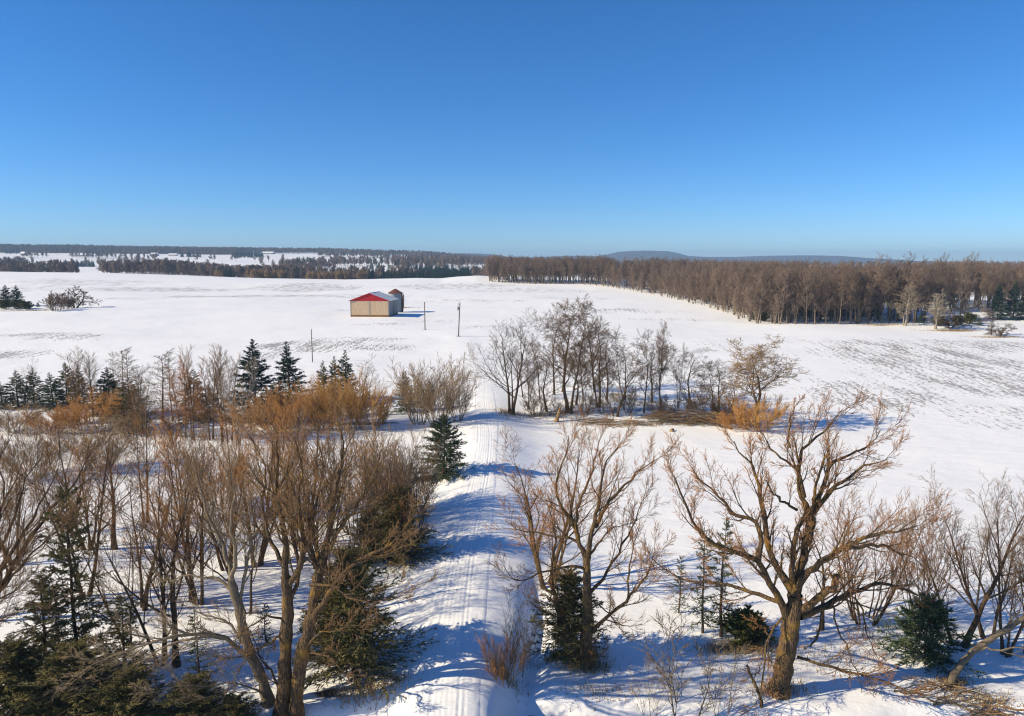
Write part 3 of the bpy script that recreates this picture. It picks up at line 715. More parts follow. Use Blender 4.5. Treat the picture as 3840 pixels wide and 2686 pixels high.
G4 = 'bare trees of the clump right of the lane'
T('stemmed', 'bare_tree', 1915, 1552, 1162, 215, 'tall three-stemmed bare tree at the right edge of the lane', G4, rz=.5)
T('locust', 'bare_tree', 1978, 1535, 1300, 150, 'leaning forked tree just right of the three-stemmed one', G4, var=3, lean=(0, -.1))
T('locust', 'bare_tree', 2052, 1545, 1330, 160, 'low crooked tree leaning left over the brush', G4, var=2, lean=(0, -.22))
T('locust', 'bare_tree', 2078, 1480, 1128, 170, 'tall straight trunk left of the thickest tree', G4, var=0)
T('locust', 'bare_tree', 2136, 1548, 1115, 250, 'thickest and tallest tree of the clump with crooked trunk', G4, var=1, rz=2.0)
T('locust', 'bare_tree', 2160, 1520, 1310, 120, 'short thick tree with a broken limb beside the thickest', G4, var=2)
T('locust', 'bare_tree', 2187, 1505, 1200, 110, 'slim tree leaning right behind the broken one', G4, var=0, lean=(0, .06))
T('locust', 'bare_tree', 2230, 1472, 1130, 180, 'tall fan-crowned tree standing farther back in the clump', G4, var=0)
T('locust', 'bare_tree', 2245, 1528, 1195, 170, 'slender tree with wide top before the fan-crowned one', G4, var=1)
T('locusttan', 'bare_tree', 2308, 1562, 1290, 220, 'mossy-footed spreading tree at the left end of the brush pile', G4)
T('locust', 'bare_tree', 2415, 1550, 1225, 140, 'left of two tall trees behind the brush pile', G4, var=0)
T('locust', 'bare_tree', 2480, 1542, 1200, 220, 'right, many-forked one of two tall trees behind brush pile', G4, var=3)
T('locust', 'bare_tree', 2590, 1512, 1305, 120, 'lone curved small tree right of the two tall trees', G4, var=2, lean=(0, -.08))
T('round', 'bare_tree', 2845, 1600, 1262, 300, 'round-crowned tan tree with seed pods above the orange bush', G4, rz=1.4)
T('locust', 'bare_tree', 2690, 1550, 1345, 150, 'dark ragged tree left of the round-crowned tan tree', G4, var=1)
for a in [(2025, 1500, 1240, 110, 0, 'thin dark tree between the three-stemmed and the straight trunk'), (2110, 1470, 1180, 120, 2, 'dark tree hidden behind the thickest trunk'), (2205, 1548, 1330, 120, 3, 'short forked tree before the fan-crowned one'),
          (2340, 1500, 1290, 120, 1, 'spreading tree behind the mossy-footed one'), (2445, 1510, 1270, 120, 2, 'thin tree between the two tall trees behind brush'), (2540, 1530, 1290, 110, 3, 'dark tree right of the many-forked tall one'),
          (2745, 1560, 1370, 130, 0, 'bare tree leaning toward the round-crowned tan tree'), (2275, 1500, 1230, 110, 2, 'thin tall tree just right of the fan-crowned one'), (1960, 1490, 1290, 110, 0, 'thin tree close behind the three-stemmed one')]:
    T('locust', 'bare_tree', a[0], a[1], a[2], a[3], a[5], G4, var=a[4])
T('shrubdark', 'bush', 2640, 1565, 1430, 190, 'dark leaning bush in the blue shade behind the brush', G4, 'bush')
T('shrubdark', 'bush', 2010, 1560, 1450, 130, 'brown thorny bush at the foot of the leaning forked tree', G4, 'bush')
for a in [(2100, 1562, 1490, 120, 'low dark brush left of the broken snag'), (2190, 1560, 1480, 120, 'low dark brush below the thickest tree'), (2270, 1555, 1470, 120, 'low dark brush left of the mossy-footed tree'), (2470, 1562, 1470, 140, 'low dark brush below the many-forked tall tree'), (2560, 1560, 1470, 130, 'low dark brush below the lone curved tree'), (2720, 1575, 1470, 140, 'low dark brush left of the bright orange bush')]:
    T('shrubdark', 'bush', a[0], a[1], a[2], a[3], a[4], G4, 'bush')
T('shrubdark', 'bush', 2360, 1555, 1440, 120, 'dark bush between mossy tree and the two tall trees', G4, 'bush')
T('gold', 'willow_bush', 2830, 1608, 1480, 190, 'bright orange bush at the right end of the brush pile', None, 'bush')
T('osier', 'willow_bush', 2765, 1612, 1515, 130, 'low orange bush leaning on the brush pile', None, 'bush')

# right foreground behind the two great willows
T('willow', 'willow_tree', 2052, 2200, 1590, 420, 'reddish many-stemmed willow on the bank behind the mossy willow', None, var=1, rz=.4)
T('cedar', 'cedar_tree', 2125, 2460, 2125, 235, 'dark evergreen crouching at the foot of the mossy willow', None, var=0)
T('thin', 'spruce_tree', 2635, 2375, 1975, 110, 'left of two thin ragged spruces left of the great willow', 'thin ragged spruces')
T('thin', 'spruce_tree', 2703, 2390, 1935, 140, 'right, taller of two thin ragged spruces left of great willow', 'thin ragged spruces')
T('thin', 'spruce_tree', 2545, 2300, 2080, 70, 'smallest ragged spruce sapling left of the ragged pair', 'thin ragged spruces')
T('juniper', 'evergreen_bush', 2795, 2410, 2285, 170, 'low olive evergreen bush left of the great willow trunk', None, 'bush')
T('shrubred', 'willow_bush', 3240, 2330, 1800, 330, 'tall reddish willow scrub behind the right limb of great willow', None, 'bush')
T('ash', 'bare_tree', 3080, 2360, 1880, 220, 'slim bare tree seen through the great willow right side', None, var=0)
T('shrubred', 'willow_bush', 3440, 2310, 1840, 230, 'reddish scrub between the great willow and the right trees', None, 'bush')
T('ash', 'bare_tree', 3595, 2425, 1745, 380, 'dark two-stemmed tree above the small round spruce', None, var=1, rz=.2)
T('ash', 'bare_tree', 3705, 2400, 1775, 300, 'upright many-forked bare tree right of the two-stemmed one', None, var=3)
T('ash', 'bare_tree', 3770, 2460, 1800, 280, 'bare tree beside the right picture edge', None, var=2)
T('ash', 'bare_tree', 3850, 2450, 1780, 260, 'bare tree cut off by the right picture edge', None, var=1)
T('ashgrey', 'bare_tree', 3660, 2330, 1900, 160, 'grey slim tree behind the two-stemmed dark tree', None, var=0)
T('near_spruce', 'spruce_tree', 3470, 2475, 2225, 240, 'small round dark spruce below the two-stemmed tree', None, var=1)
T('sapling', 'sapling', 2560, 2720, 2330, 230, 'leafless sapling at the bottom edge left of great willow', 'saplings at the bottom edge', 'sapling', var=0)
T('sapling', 'sapling', 2700, 2730, 2420, 170, 'second leafless sapling at the bottom edge near great willow', 'saplings at the bottom edge', 'sapling', var=1)
T('sapling', 'sapling', 2440, 2740, 2480, 120, 'low leafless sapling by the creek at the bottom edge', 'saplings at the bottom edge', 'sapling', var=1)
T('reeds', 'willow_shoots', 2215, 2495, 2380, 110, 'fine brown shoots round the foot of the mossy willow', None, 'bush')
T('reeds', 'dogwood_bush', 1888, 2560, 2370, 150, 'red-stemmed dogwood tuft on the lane edge above the gully', None, 'bush')
T('sapling', 'sapling', 1945, 2520, 2180, 110, 'thin grey sapling in the gully beside the lane', None, 'sapling', var=0)
T('sapling', 'sapling', 1990, 2480, 2300, 70, 'short sapling in the gully right of the thin grey one', None, 'sapling', var=1)

# left foreground thicket
G5 = 'bare trees of the thicket left of the lane'
for a in [
    ('amber', 610, 2490, 1620, 300, 'dark straight trunk left of two, behind the cedar scrub', 0),
    ('ash', 664, 2500, 1660, 320, 'dark straight trunk right of two, behind the cedar scrub', 0),
    ('ash', 535, 2285, 1620, 330, 'mossy trunk leaning left in the middle of the thicket', 3),
    ('ash', 722, 2255, 1600, 270, 'left trunk of a close pair deep in the thicket', 0),
    ('amber', 750, 2265, 1530, 280, 'right trunk of a close pair deep in the thicket', 1),
    ('amber', 850, 2140, 1510, 270, 'upright bare tree left of the orange-topped willow', 1),
    ('amber', 960, 2120, 1490, 330, 'orange-topped willow behind the two great mossy trunks', 1),
    ('amber', 1120, 2050, 1480, 320, 'rust-topped willow right of the orange-topped one', 0),
    ('amber', 1200, 2130, 1520, 300, 'bare brown tree between rust-topped willow and weathered hut', 3),
    ('shrub', 1330, 1990, 1590, 280, 'dense brown thicket shrub above the weathered hut', 0),
    ('shrub', 1460, 1950, 1600, 230, 'brown shrub mass left of the lone green spruce', 1),
    ('shrub', 1560, 1920, 1640, 180, 'brown shrub on the left verge below the lone spruce', 0),
    ('ash', 1420, 2060, 1590, 260, 'bare tree rising just left of the lane shrubs', 1),
    ('amber', 330, 2060, 1530, 260, 'orange-brown bare tree standing farther back above the hemlock', 0),
    ('ash', 430, 2060, 1570, 250, 'farther bare tree right of the hemlock top', 0),
    ('ash', 320, 2240, 1570, 330, 'bare tree behind the tall dark hemlock', 2),
    ('ash', 60, 2120, 1570, 300, 'bare tree near the left edge behind sweeping branches', 3),
    ('ash', 250, 2000, 1580, 230, 'farther bare tree above the hemlock top', 1),
    ('birch', 545, 1960, 1500, 130, 'thin straight tree standing on clear snow mid thicket', 0),
    ('shrub', 380, 1760, 1590, 220, 'brown scrub on the snow behind the thicket, left part', 1),
    ('shrub', 120, 1790, 1590, 260, 'brown scrub at the far left behind the thicket', 0),
    ('shrub', 830, 1900, 1640, 200, 'brown scrub among trunks in the middle thicket', 0),
    ('birch', 690, 1960, 1530, 150, 'slim tree with many fine twigs, centre of thicket', 1),
    ('amber', 1020, 1940, 1470, 200, 'slim reddish tree behind the orange-topped willow', 1),
    ('ash', 930, 2300, 1640, 260, 'crooked bare tree left of the great mossy trunks', 3),
    ('ash', 480, 2420, 1850, 220, 'leaning bare tree right of the tall dark hemlock', 3),
    ('ash', 1270, 2290, 1700, 300, 'bare tree behind the dark cedar beside the lane', 1),
    ('shrubred', 1530, 2090, 1720, 190, 'reddish twiggy bush hanging over the lane edge', 0),
    ('ash', -60, 2330, 1560, 380, 'bare tree cut off by the left picture edge', 2),
]:
    T(a[0], 'bare_tree' if a[0] not in ('shrub', 'shrubred') else 'thicket_shrub', a[1], a[2], a[3], a[4], a[5], G5, 'tree' if a[0] not in ('shrub', 'shrubred') else 'shrub', var=a[6])
T('hemlock', 'hemlock_tree', 290, 2560, 1810, 270, 'tall ragged dark hemlock in the lower left thicket')
T('hemlock', 'hemlock_tree', 185, 2590, 2130, 260, 'shorter ragged evergreen left of the tall hemlock')
T('hemlock', 'hemlock_tree', 470, 2600, 2230, 220, 'thin brownish evergreen right of the tall hemlock')
G6 = 'dark cedars of the left foreground'
T('cedar', 'cedar_tree', 1330, 2530, 2050, 340, 'dense dark cedar beside the lane casting broad blue shade', G6, rz=.3)
T('cedar', 'cedar_tree', 1255, 2480, 2150, 220, 'cedar just left of the dense dark one', G6)
T('cedar', 'cedar_tree', 1500, 2105, 1815, 240, 'dark evergreen behind the hut, at the lane edge', G6)
T('cedar', 'cedar_tree', 1410, 2090, 1900, 190, 'dark evergreen left of the one at the lane edge', G6)
T('cedar', 'cedar_tree', 60, 2790, 2400, 420, 'olive cedar filling the bottom left corner', G6)
T('cedar', 'cedar_tree', 280, 2800, 2420, 420, 'olive cedar below the tall hemlock at the bottom', G6)
T('cedar', 'cedar_tree', 500, 2820, 2500, 400, 'dark cedar at the bottom, below arching pale branches', G6)
T('cedar', 'cedar_tree', 720, 2830, 2540, 360, 'dark cedar at the bottom, left of great mossy trunks', G6)
T('cedar', 'cedar_tree', 880, 2850, 2610, 260, 'low dark cedar top touching the bottom edge', G6)
T('thin', 'spruce_tree', 745, 2600, 2290, 110, 'thin half-bare evergreen between straight trunks and mossy trunks')
T('thin', 'spruce_tree', 1000, 2420, 2260, 80, 'small half-bare evergreen behind the mossy trunks')
# ------------------------------------------------------------------ great trees with limbs laid by hand
def limb_tree(name, label, Y0, trunk, limbs, bark, twig, seed, rmin=.010, trunk_r=(.7, .45), dens=1.6, cat='tree', foot=None, group=None):
    """trunk and limbs are lines of (column, row, depth offset) with radii; finer growth follows by rule"""
    rng = np.random.default_rng(seed)
    root_p = at(*trunk[0][:2], Y0)
    gz = float(H(root_p[0], Y0))
    base = np.array([root_p[0], Y0, gz])
    o = thing(name, label, cat, tuple(base), 0, group)
    def line(pts, m, j):
        return resample([at(p[0], p[1], Y0 + (p[2] if len(p) > 2 else 0)) - base for p in pts], m, rng, j)
    m = 16
    tp = line(trunk, m, .03); tp[0, 2] = -1.0; tp[0, :2] = tp[1, :2]
    s = np.linspace(0, 1, m)
    tr = trunk_r[0] + (trunk_r[1] - trunk_r[0]) * s
    tr = tr * (1 + .10 * rng.normal(0, 1, m)); tr[0] *= 1.3; tr[1] *= 1.2; tr[2] *= 1.06
    tg = Geo(); tg.tube(tp[None], tr[None], 14)
    child('trunk', tg.mesh("trunk", [M[bark]]), o)
    P = []; R = []; L = []
    for pts, r0, r1 in limbs:
        mm = 14
        lp = line(pts, mm, .05)
        rr = (r0 + (r1 - r0) * np.linspace(0, 1, mm)) * (1 + .07 * rng.normal(0, 1, mm))
        g_ = Geo(); g_.tube(lp[None], rr[None], 9)
        child('limb', g_.mesh("limb", [M[bark]]), o)
        P.append(lp); R.append(rr); L.append(np.linalg.norm(np.diff(lp, axis=0), axis=1).sum())
    P = np.array(P); R = np.array(R); L = np.array(L)
    cnt = np.maximum((L * dens).astype(int), 3)
    cg = Geo()
    lv = [(cnt, .15, 1, .72, .35, .0, 0, 8, .09, .09, .45, 5), (7, .2, 1, .62, .38, .52, .35, 6, .10, .07, .55, 3), (5, .15, 1, .6, .4, .52, .3, 3, .10, .06, .6, 3), (4, .1, 1, .55, .35, .6, .2, 2, .10, .05, .8, 3)]
    for i, (n, t0, t1, a0, a1, lr, fall, mm, wob, up, rr, k) in enumerate(lv):
        if i == 0:
            LL = np.minimum(L * .38, 2.8)
            P, R, L = spawn(rng, P, R, LL, n, t0, t1, a0, a1, 1.0, .35, mm, wob, up, rr, rmin * 1.6)
            R = np.minimum(R, .06)
        else:
            P, R, L = spawn(rng, P, R, L, n, t0, t1, a0, a1, lr, fall, mm, wob, up, rr, rmin)
        if mm == 2: cg.spike(P, R, 1)
        else: cg.tube(P, R, k, 0 if i <= 1 else 1)
    child('crown', cg.mesh("crown", [M[bark], M[twig]]), o)
    return o
def c4(*p):  # points read off the great willow
    return [(2400 + .8006 * a[0], 1400 + .8006 * a[1], a[2] if len(a) > 2 else 0) for a in p]
gx_, gy_, gz_ = gp(2920, 2600)
WY = gy_
limb_tree('willow_tree', 'great mossy willow with spreading limbs in the right foreground', WY,
    c4((650, 1505), (672, 1380), (690, 1280), (715, 1130), (725, 1040)),
    [(c4((715, 1080), (700, 1000, .2), (640, 900, .5), (600, 800, .8), (580, 640, 1.1), (555, 500, 1.4), (495, 395, 1.7), (440, 320, 2)), .26, .03),
     (c4((690, 1150), (640, 1040, -.3), (600, 980, -.6), (550, 880, -1), (440, 830, -1.5), (300, 760, -2), (210, 600, -2.4), (165, 490, -2.8)), .24, .03),
     (c4((552, 885, -1), (570, 780, -.9), (540, 690, -.7), (450, 670, -.6), (390, 590, -.4), (280, 500, 0), (245, 440, .2)), .17, .02),
     (c4((660, 1075), (540, 1030, .8), (400, 990, 1.6), (250, 975, 2.4), (130, 930, 3), (60, 870, 3.4)), .13, .02),
     (c4((725, 1060), (735, 970, .2), (770, 850, .6), (785, 740, .9), (795, 655, 1.1)), .30, .22),
     (c4((712, 1000, .2), (712, 860, -.3), (745, 720, -.1), (790, 650, .9)), .18, .12),
     (c4((795, 660, 1.1), (740, 520, 1.3), (745, 420, 1.6), (770, 340, 1.9), (860, 270, 2.2), (945, 175, 2.6)), .17, .02),
     (c4((770, 580, 1.2), (730, 450, .9), (650, 390, .8), (600, 330, .9), (560, 270, 1)), .12, .02),
     (c4((700, 350, .9), (695, 270, 1), (712, 200, 1.2), (745, 130, 1.5)), .08, .015),
     (c4((800, 650, 1.1), (850, 560, 1.4), (890, 430, 1.8), (1000, 375, 2.4), (1085, 325, 3), (1125, 270, 3.3)), .17, .02),
     (c4((800, 640, 1.1), (825, 520, .8), (850, 430, .6), (885, 358, .5)), .10, .05),
     (c4((800, 660, 1.1), (880, 560, 1.3), (990, 480, 1.0), (1060, 430, .8), (1130, 420, .8), (1175, 375, .8)), .16, .012),
     (c4((735, 640, .9), (620, 560, .3), (590, 500, .2)), .09, .03),
     (c4((735, 1000), (780, 940, -.4), (850, 880, -.8), (960, 820, -1.2), (1080, 760, -1.6), (1230, 735, -2), (1300, 715, -2.2)), .23, .03),
     (c4((960, 822, -1.2), (1090, 805, -.6), (1200, 830, 0), (1330, 900, .4)), .13, .02),
     (c4((740, 1120), (800, 1080, -.6), (850, 1040, -1.1), (905, 1000, -1.5), (925, 945, -1.6)), .25, .16),
     (c4((750, 1140), (880, 1085, .7), (1000, 1030, 1.3), (1120, 985, 1.8), (1200, 1000, 2), (1300, 1040, 2.2)), .22, .05),
     (c4((985, 1040, 1.2), (1040, 1100, 1), (1060, 1220, .8), (1130, 1360, .5)), .06, .015),
     (c4((900, 1080, .7), (930, 1200, .4), (975, 1300, .2), (1040, 1480, 0)), .06, .012),
     (c4((860, 1100, .7), (840, 1200, .6), (800, 1280, .5)), .10, .05),
     (c4((735, 1330), (880, 1370, -.6), (1020, 1410, -1.1), (1150, 1450, -1.6), (1250, 1490, -2)), .10, .04),
     (c4((690, 1130), (620, 1200, -.6), (590, 1290, -.9), (575, 1420, -1.2), (560, 1530, -1.4)), .08, .03)],
    'bark_moss', 'twig_red', 501, rmin=.011, trunk_r=(.60, .47), dens=1.55)
def c3(*p):
    return [(1800 + .6762 * a[0], 1600 + .6762 * a[1], a[2] if len(a) > 2 else 0) for a in p]
wx, wy, wz = gp(2190, 2500)
limb_tree('willow_tree', 'mossy willow right of the lane with a dark evergreen at its foot', wy,
    c3((575, 1325), (585, 1240), (590, 1150), (597, 1000), (590, 850), (595, 720)),
    [(c3((592, 760), (540, 600, .3), (510, 510, .6), (450, 440, .9), (415, 340, 1.2), (465, 180, 1.6), (490, 50, 1.9)), .17, .02),
     (c3((530, 540, .5), (560, 400, .2), (610, 280, 0), (640, 150, -.2), (680, 40, -.3)), .11, .015),
     (c3((600, 720), (620, 600, -.3), (655, 430, -.6), (670, 330, -.8), (700, 200, -1), (770, 110, -1.2)), .17, .02),
     (c3((640, 560, -.3), (700, 440, .3), (790, 340, .8), (880, 250, 1.2), (1000, 170, 1.6)), .13, .015),
     (c3((590, 760), (550, 650, .4), (400, 605, 1), (280, 585, 1.5), (120, 560, 2)), .11, .015),
     (c3((590, 800), (500, 772, -.4), (380, 800, -.8), (200, 855, -1.2), (130, 770, -1.3)), .10, .015),
     (c3((555, 1230), (500, 1150, .2), (440, 1050, .4), (415, 920, .6), (390, 820, .8), (420, 640, 1), (380, 440, 1.3)), .17, .03),
     (c3((605, 1150), (720, 1050, -.5), (830, 940, -1), (930, 820, -1.4), (970, 690, -1.7)), .15, .02),
     (c3((820, 950, -1), (820, 800, -.8), (850, 680, -.6), (880, 560, -.5)), .07, .012),
     (c3((605, 930), (690, 820, .5), (770, 690, .9), (850, 550, 1.3), (890, 440, 1.6), (960, 320, 1.9)), .11, .012),
     (c3((600, 720), (660, 650, .5), (720, 570, .8), (840, 540, 1.2)), .08, .012),
     (c3((610, 960), (720, 1040, .4), (800, 1150, .6)), .06, .01)],
    'bark_moss', 'twig_red', 502, rmin=.0105, trunk_r=(.42, .22), dens=1.5)
def c6(*p):
    return [(600 + .7384 * a[0], 1500 + .7384 * a[1], a[2] if len(a) > 2 else 0) for a in p]
hx, hy, hz = gp(1085, 2690)
limb_tree('bare_tree', 'great twin-trunked mossy tree, left trunk, at the bottom left of the lane', hy,
    c6((615, 1625), (635, 1400), (640, 1180), (650, 1040), (640, 900)),
    [(c6((640, 920), (640, 780, .2), (620, 600, .5), (590, 420, .8), (600, 290, 1), (570, 120, 1.2)), .22, .02),
     (c6((645, 950), (720, 800, -.4), (720, 650, -.8), (700, 500, -1.1), (720, 340, -1.4), (680, 180, -1.6)), .18, .02),
     (c6((640, 860, .1), (560, 700, .5), (520, 520, .9), (540, 380, 1.2), (500, 240, 1.4)), .13, .015),
     (c6((650, 1060), (700, 900, .6), (690, 760, 1), (650, 600, 1.4), (640, 420, 1.7), (660, 280, 1.9)), .15, .02),
     (c6((635, 1180), (560, 1230, -.6), (470, 1280, -1.1), (400, 1380, -1.5)), .08, .02),
     (c6((640, 1120), (540, 1100, -.6), (440, 1170, -1.2), (340, 1260, -1.7)), .07, .012),
     (c6((630, 1500), (560, 1380, .5), (500, 1290, .8), (470, 1190, 1)), .09, .02),
     (c6((720, 800, -.4), (780, 690, -.7), (850, 620, -1), (960, 560, -1.3), (1050, 520, -1.5)), .09, .012)],
    'bark_moss', 'twig_brown', 503, rmin=.0105, trunk_r=(.44, .27), dens=1.5)
limb_tree('bare_tree', 'great twin-trunked mossy tree, right trunk, reaching over the dark cedar', hy - .3,
    c6((690, 1630), (710, 1350), (760, 1150), (800, 900), (828, 800)),
    [(c6((825, 820), (870, 600, .3), (900, 400, .6), (930, 250, .9), (900, 100, 1.1)), .20, .02),
     (c6((815, 850), (780, 680, .7), (790, 520, 1.2), (830, 380, 1.6), (800, 200, 2)), .15, .02),
     (c6((830, 800), (930, 640, -.3), (1020, 500, -.6), (1090, 380, -.9), (1120, 260, -1.1)), .15, .02),
     (c6((770, 1120), (850, 1000, -.5), (930, 880, -1), (1020, 810, -1.4), (1130, 760, -1.8), (1240, 660, -2.2), (1310, 580, -2.5)), .20, .02),
     (c6((1020, 812, -1.4), (1130, 800, -1), (1240, 760, -.6), (1340, 690, -.3)), .09, .012),
     (c6((735, 1290), (800, 1290, -.8), (870, 1310, -1.3), (950, 1390, -1.8), (1010, 1420, -2)), .07, .02),
     (c6((760, 940, -.1), (850, 940, -.9), (960, 1000, -1.5), (1080, 1030, -2.1), (1200, 990, -2.6), (1290, 960, -3)), .08, .012),
     (c6((745, 1250), (820, 1180, -.9), (930, 1160, -1.5), (1020, 1140, -2)), .06, .012),
     (c6((800, 900), (760, 780, -.5), (700, 700, -.9), (660, 560, -1.2)), .09, .012)],
    'bark_moss', 'twig_brown', 504, rmin=.0105, trunk_r=(.42, .24), dens=1.5)
lx_, ly_, lz_ = gp(985, 2640)
limb_tree('bare_tree', 'left-leaning tree with long pale arching limbs over the bottom cedars', ly_,
    c6((560, 1560), (520, 1420), (440, 1240), (400, 1050), (355, 910)),
    [(c6((365, 950), (340, 800, .2), (240, 580, .5), (200, 450, .8), (170, 300, 1)), .17, .02),
     (c6((365, 930), (380, 760, -.4), (360, 620, -.7), (380, 480, -1), (350, 340, -1.2)), .14, .015),
     (c6((405, 1060), (440, 820, .5), (500, 660, .9), (570, 580, 1.3), (560, 430, 1.5)), .12, .015),
     (c6((500, 1390), (430, 1290, -.7), (330, 1215, -1.3), (200, 1180, -1.9), (60, 1200, -2.5), (-120, 1260, -3), (-300, 1330, -3.3), (-420, 1400, -3.5)), .15, .015),
     (c6((330, 1215, -1.3), (200, 1210, -1.4), (40, 1250, -1.5), (-120, 1340, -1.6), (-260, 1430, -1.7)), .08, .01),
     (c6((375, 980), (290, 910, .5), (180, 892, .9), (80, 905, 1.3), (20, 980, 1.6)), .10, .012),
     (c6((440, 1240), (330, 1130, .6), (230, 1090, 1), (130, 1050, 1.4)), .09, .012),
     (c6((560, 1540), (480, 1460, -1), (330, 1440, -1.8), (150, 1450, -2.5), (20, 1470, -3)), .07, .015)],
    'bark_grey', 'twig_grey', 505, rmin=.0105, trunk_r=(.36, .2), dens=1.6)
def c5(*p):
    return [(.7384 * a[0], 1500 + .7384 * a[1], a[2] if len(a) > 2 else 0) for a in p]
limb_tree('bare_tree', 'tree left of the frame sweeping its branches in from the left edge', 40.5,
    c5((-260, 1620), (-230, 1450), (-190, 1300), (-150, 1180)),
    [(c5((-160, 1200), (-60, 1040, .4), (60, 860, .9), (170, 680, 1.4), (280, 540, 1.8), (370, 440, 2.2), (460, 270, 2.6)), .20, .02),
     (c5((-150, 1180), (-60, 960, -.2), (60, 760, -.5), (160, 600, -.8), (230, 480, -1), (300, 330, -1.3)), .17, .02),
     (c5((-60, 1040, .4), (60, 900, -.3), (200, 740, -.9), (330, 650, -1.4), (450, 610, -1.8)), .10, .012),
     (c5((-120, 1080), (-20, 800, .6), (70, 620, 1), (120, 440, 1.4), (200, 280, 1.8)), .14, .015),
     (c5((-140, 1120), (-60, 820, 1), (-10, 600, 1.6), (90, 400, 2.1), (190, 330, 2.5)), .13, .015),
     (c5((-170, 1250), (-40, 1130, -.7), (60, 1085, -1.2), (190, 1070, -1.7)), .08, .012),
     (c5((-180, 1280), (-60, 1080, -1), (40, 1000, -1.6), (130, 930, -2)), .08, .012),
     (c5((-60, 820, 1), (-20, 640, 1.4), (20, 480, 1.8), (0, 300, 2.2), (60, 180, 2.5)), .10, .012)],
    'bark_dark', 'twig_brown', 506, rmin=.0105, trunk_r=(.4, .28), dens=1.5)
# ------------------------------------------------------------------ barn
def bmat(name, col, col2, sc_, stretch, rough=.85, bump=0.0):
    return mat(name, col, rough, col2, sc_, bump, None, 0, stretch)
M['board'] = bmat("weathered_boards", (0.74, 0.55, 0.36), (0.55, 0.38, 0.23), 3.0, (4, 4, .25))
M['board_grey'] = bmat("grey_boards", (0.42, 0.38, 0.33), (0.30, 0.27, 0.23), 3.0, (4, 4, .25))
M['skirt'] = bmat("brown_skirt", (0.27, 0.15, 0.06), (0.17, 0.09, 0.04), 1.5, (1, 1, 3))
M['red_metal'] = bmat("red_metal", (0.50, 0.02, 0.025), (0.40, 0.016, 0.02), 1.0, None, .45)
M['roof_metal'] = bmat("pale_roof_metal", (0.62, 0.65, 0.68), (0.52, 0.55, 0.58), .6, None, .4)
M['galv'] = bmat("galvanised_steel", (0.36, 0.40, 0.41), (0.24, 0.27, 0.28), 1.2, (1, 1, .3), .5)
M['rust'] = bmat("rusty_roof", (0.26, 0.09, 0.055), (0.15, 0.055, 0.04), 2.0, None, .8)
M['dark'] = bmat("dark_gap", (0.05, 0.04, 0.03), (0.03, 0.025, 0.02), 2.0, None)
M['pole'] = bmat("pole_wood", (0.20, 0.15, 0.11), (0.13, 0.10, 0.075), 4.0, (4, 4, .3))
M['steel'] = bmat("grey_steel", (0.32, 0.33, 0.34), (0.25, 0.26, 0.27), 3.0, None, .5)
M['stump'] = bmat("broken_wood", (0.42, 0.27, 0.13), (0.25, 0.15, 0.075), 5.0, (3, 3, .5))

BY = BARN[1]; BW = 14.0; BD = 14.5
b0 = thing('barn', 'weathered wooden pole barn with red gable and pale roof on the hill', 'barn', (BARN[0], BY, 5.35), -math.radians(4))
eave = zrow(BY, 1129) - 5.35; ridge = zrow(BY, 1101) - 5.35
hw = BW / 2
rngb = np.random.default_rng(9)
def boards(x0, x1, z0, z1, y, axis='x', n=20):
    g_ = Geo(); w = (x1 - x0) / n
    for i in range(n):
        d_ = .035 + .02 * rngb.random()
        c = x0 + (i + .5) * w
        if axis == 'x': g_.box((c, y - d_ / 2, (z0 + z1) / 2), (w - .03, d_, z1 - z0 - .04 * rngb.random()))
        else: g_.box((y + d_ / 2, c, (z0 + z1) / 2), (d_, w - .03, z1 - z0 - .04 * rngb.random()))
    return g_
core = Geo(); core.box((0, BD / 2, eave / 2), (BW - .1, BD - .1, eave)); child('frame', core.mesh('frame', [M['dark']], False), b0)
fw = child('front_wall', boards(-hw, -.16, .75, eave, 0, 'x', 26).mesh('boards', [M['board']], False), b0); fw['kind'] = 'stuff'
fw = child('front_wall', boards(.16, hw, .75, eave, 0, 'x', 26).mesh('boards', [M['board']], False), b0); fw['kind'] = 'stuff'
g_ = Geo(); g_.box((0, -.06, eave / 2 + .35), (.26, .16, eave - .75)); child('door_post', g_.mesh('door_post', [M['board_grey']], False), b0)
for s_ in (-1, 1):
    g_ = Geo(); g_.box((s_ * (hw - .06), -.05, eave / 2 + .35), (.2, .14, eave - .75)); child('corner_post', g_.mesh('corner_post', [M['board_grey']], False), b0)
sw = child('side_wall', boards(.05, BD * .5 - .1, .6, eave, hw, 'y', 24).mesh('boards', [M['board_grey']], False), b0); sw['kind'] = 'stuff'
sw = child('side_wall', boards(BD * .5 + .1, BD, .6, eave, hw, 'y', 24).mesh('boards', [M['board_grey']], False), b0); sw['kind'] = 'stuff'
g_ = Geo(); g_.box((hw + .06, BD * .5, eave / 2 + .3), (.14, .22, eave - .6)); child('door_post', g_.mesh('door_post', [M['skirt']], False), b0)
g_ = Geo(); g_.box((0, -.08, .36), (BW + .02, .12, .78)); child('skirt', g_.mesh('skirt', [M['skirt']], False), b0)
g_ = Geo(); g_.box((hw + .08, BD / 2, .3), (.12, BD, .62)); child('skirt', g_.mesh('skirt', [M['skirt']], False), b0)
gab = Geo(); gab.prism([(-hw - .25, eave + .02), (hw + .25, eave + .02), (0, ridge - .06)], -.12, .1)
gable = child('gable', gab.mesh('gable', [M['red_metal']], False), b0)
rib = Geo()
for x in np.arange(-hw + .2, hw, .6):
    h_ = (ridge - eave) * (1 - abs(x) / (hw + .25)) - .15
    if h_ > .12: rib.box((x, -.135, eave + .05 + h_ / 2), (.05, .03, h_))
child('rib', rib.mesh('rib', [M['red_metal']], False), gable)['kind'] = 'stuff'
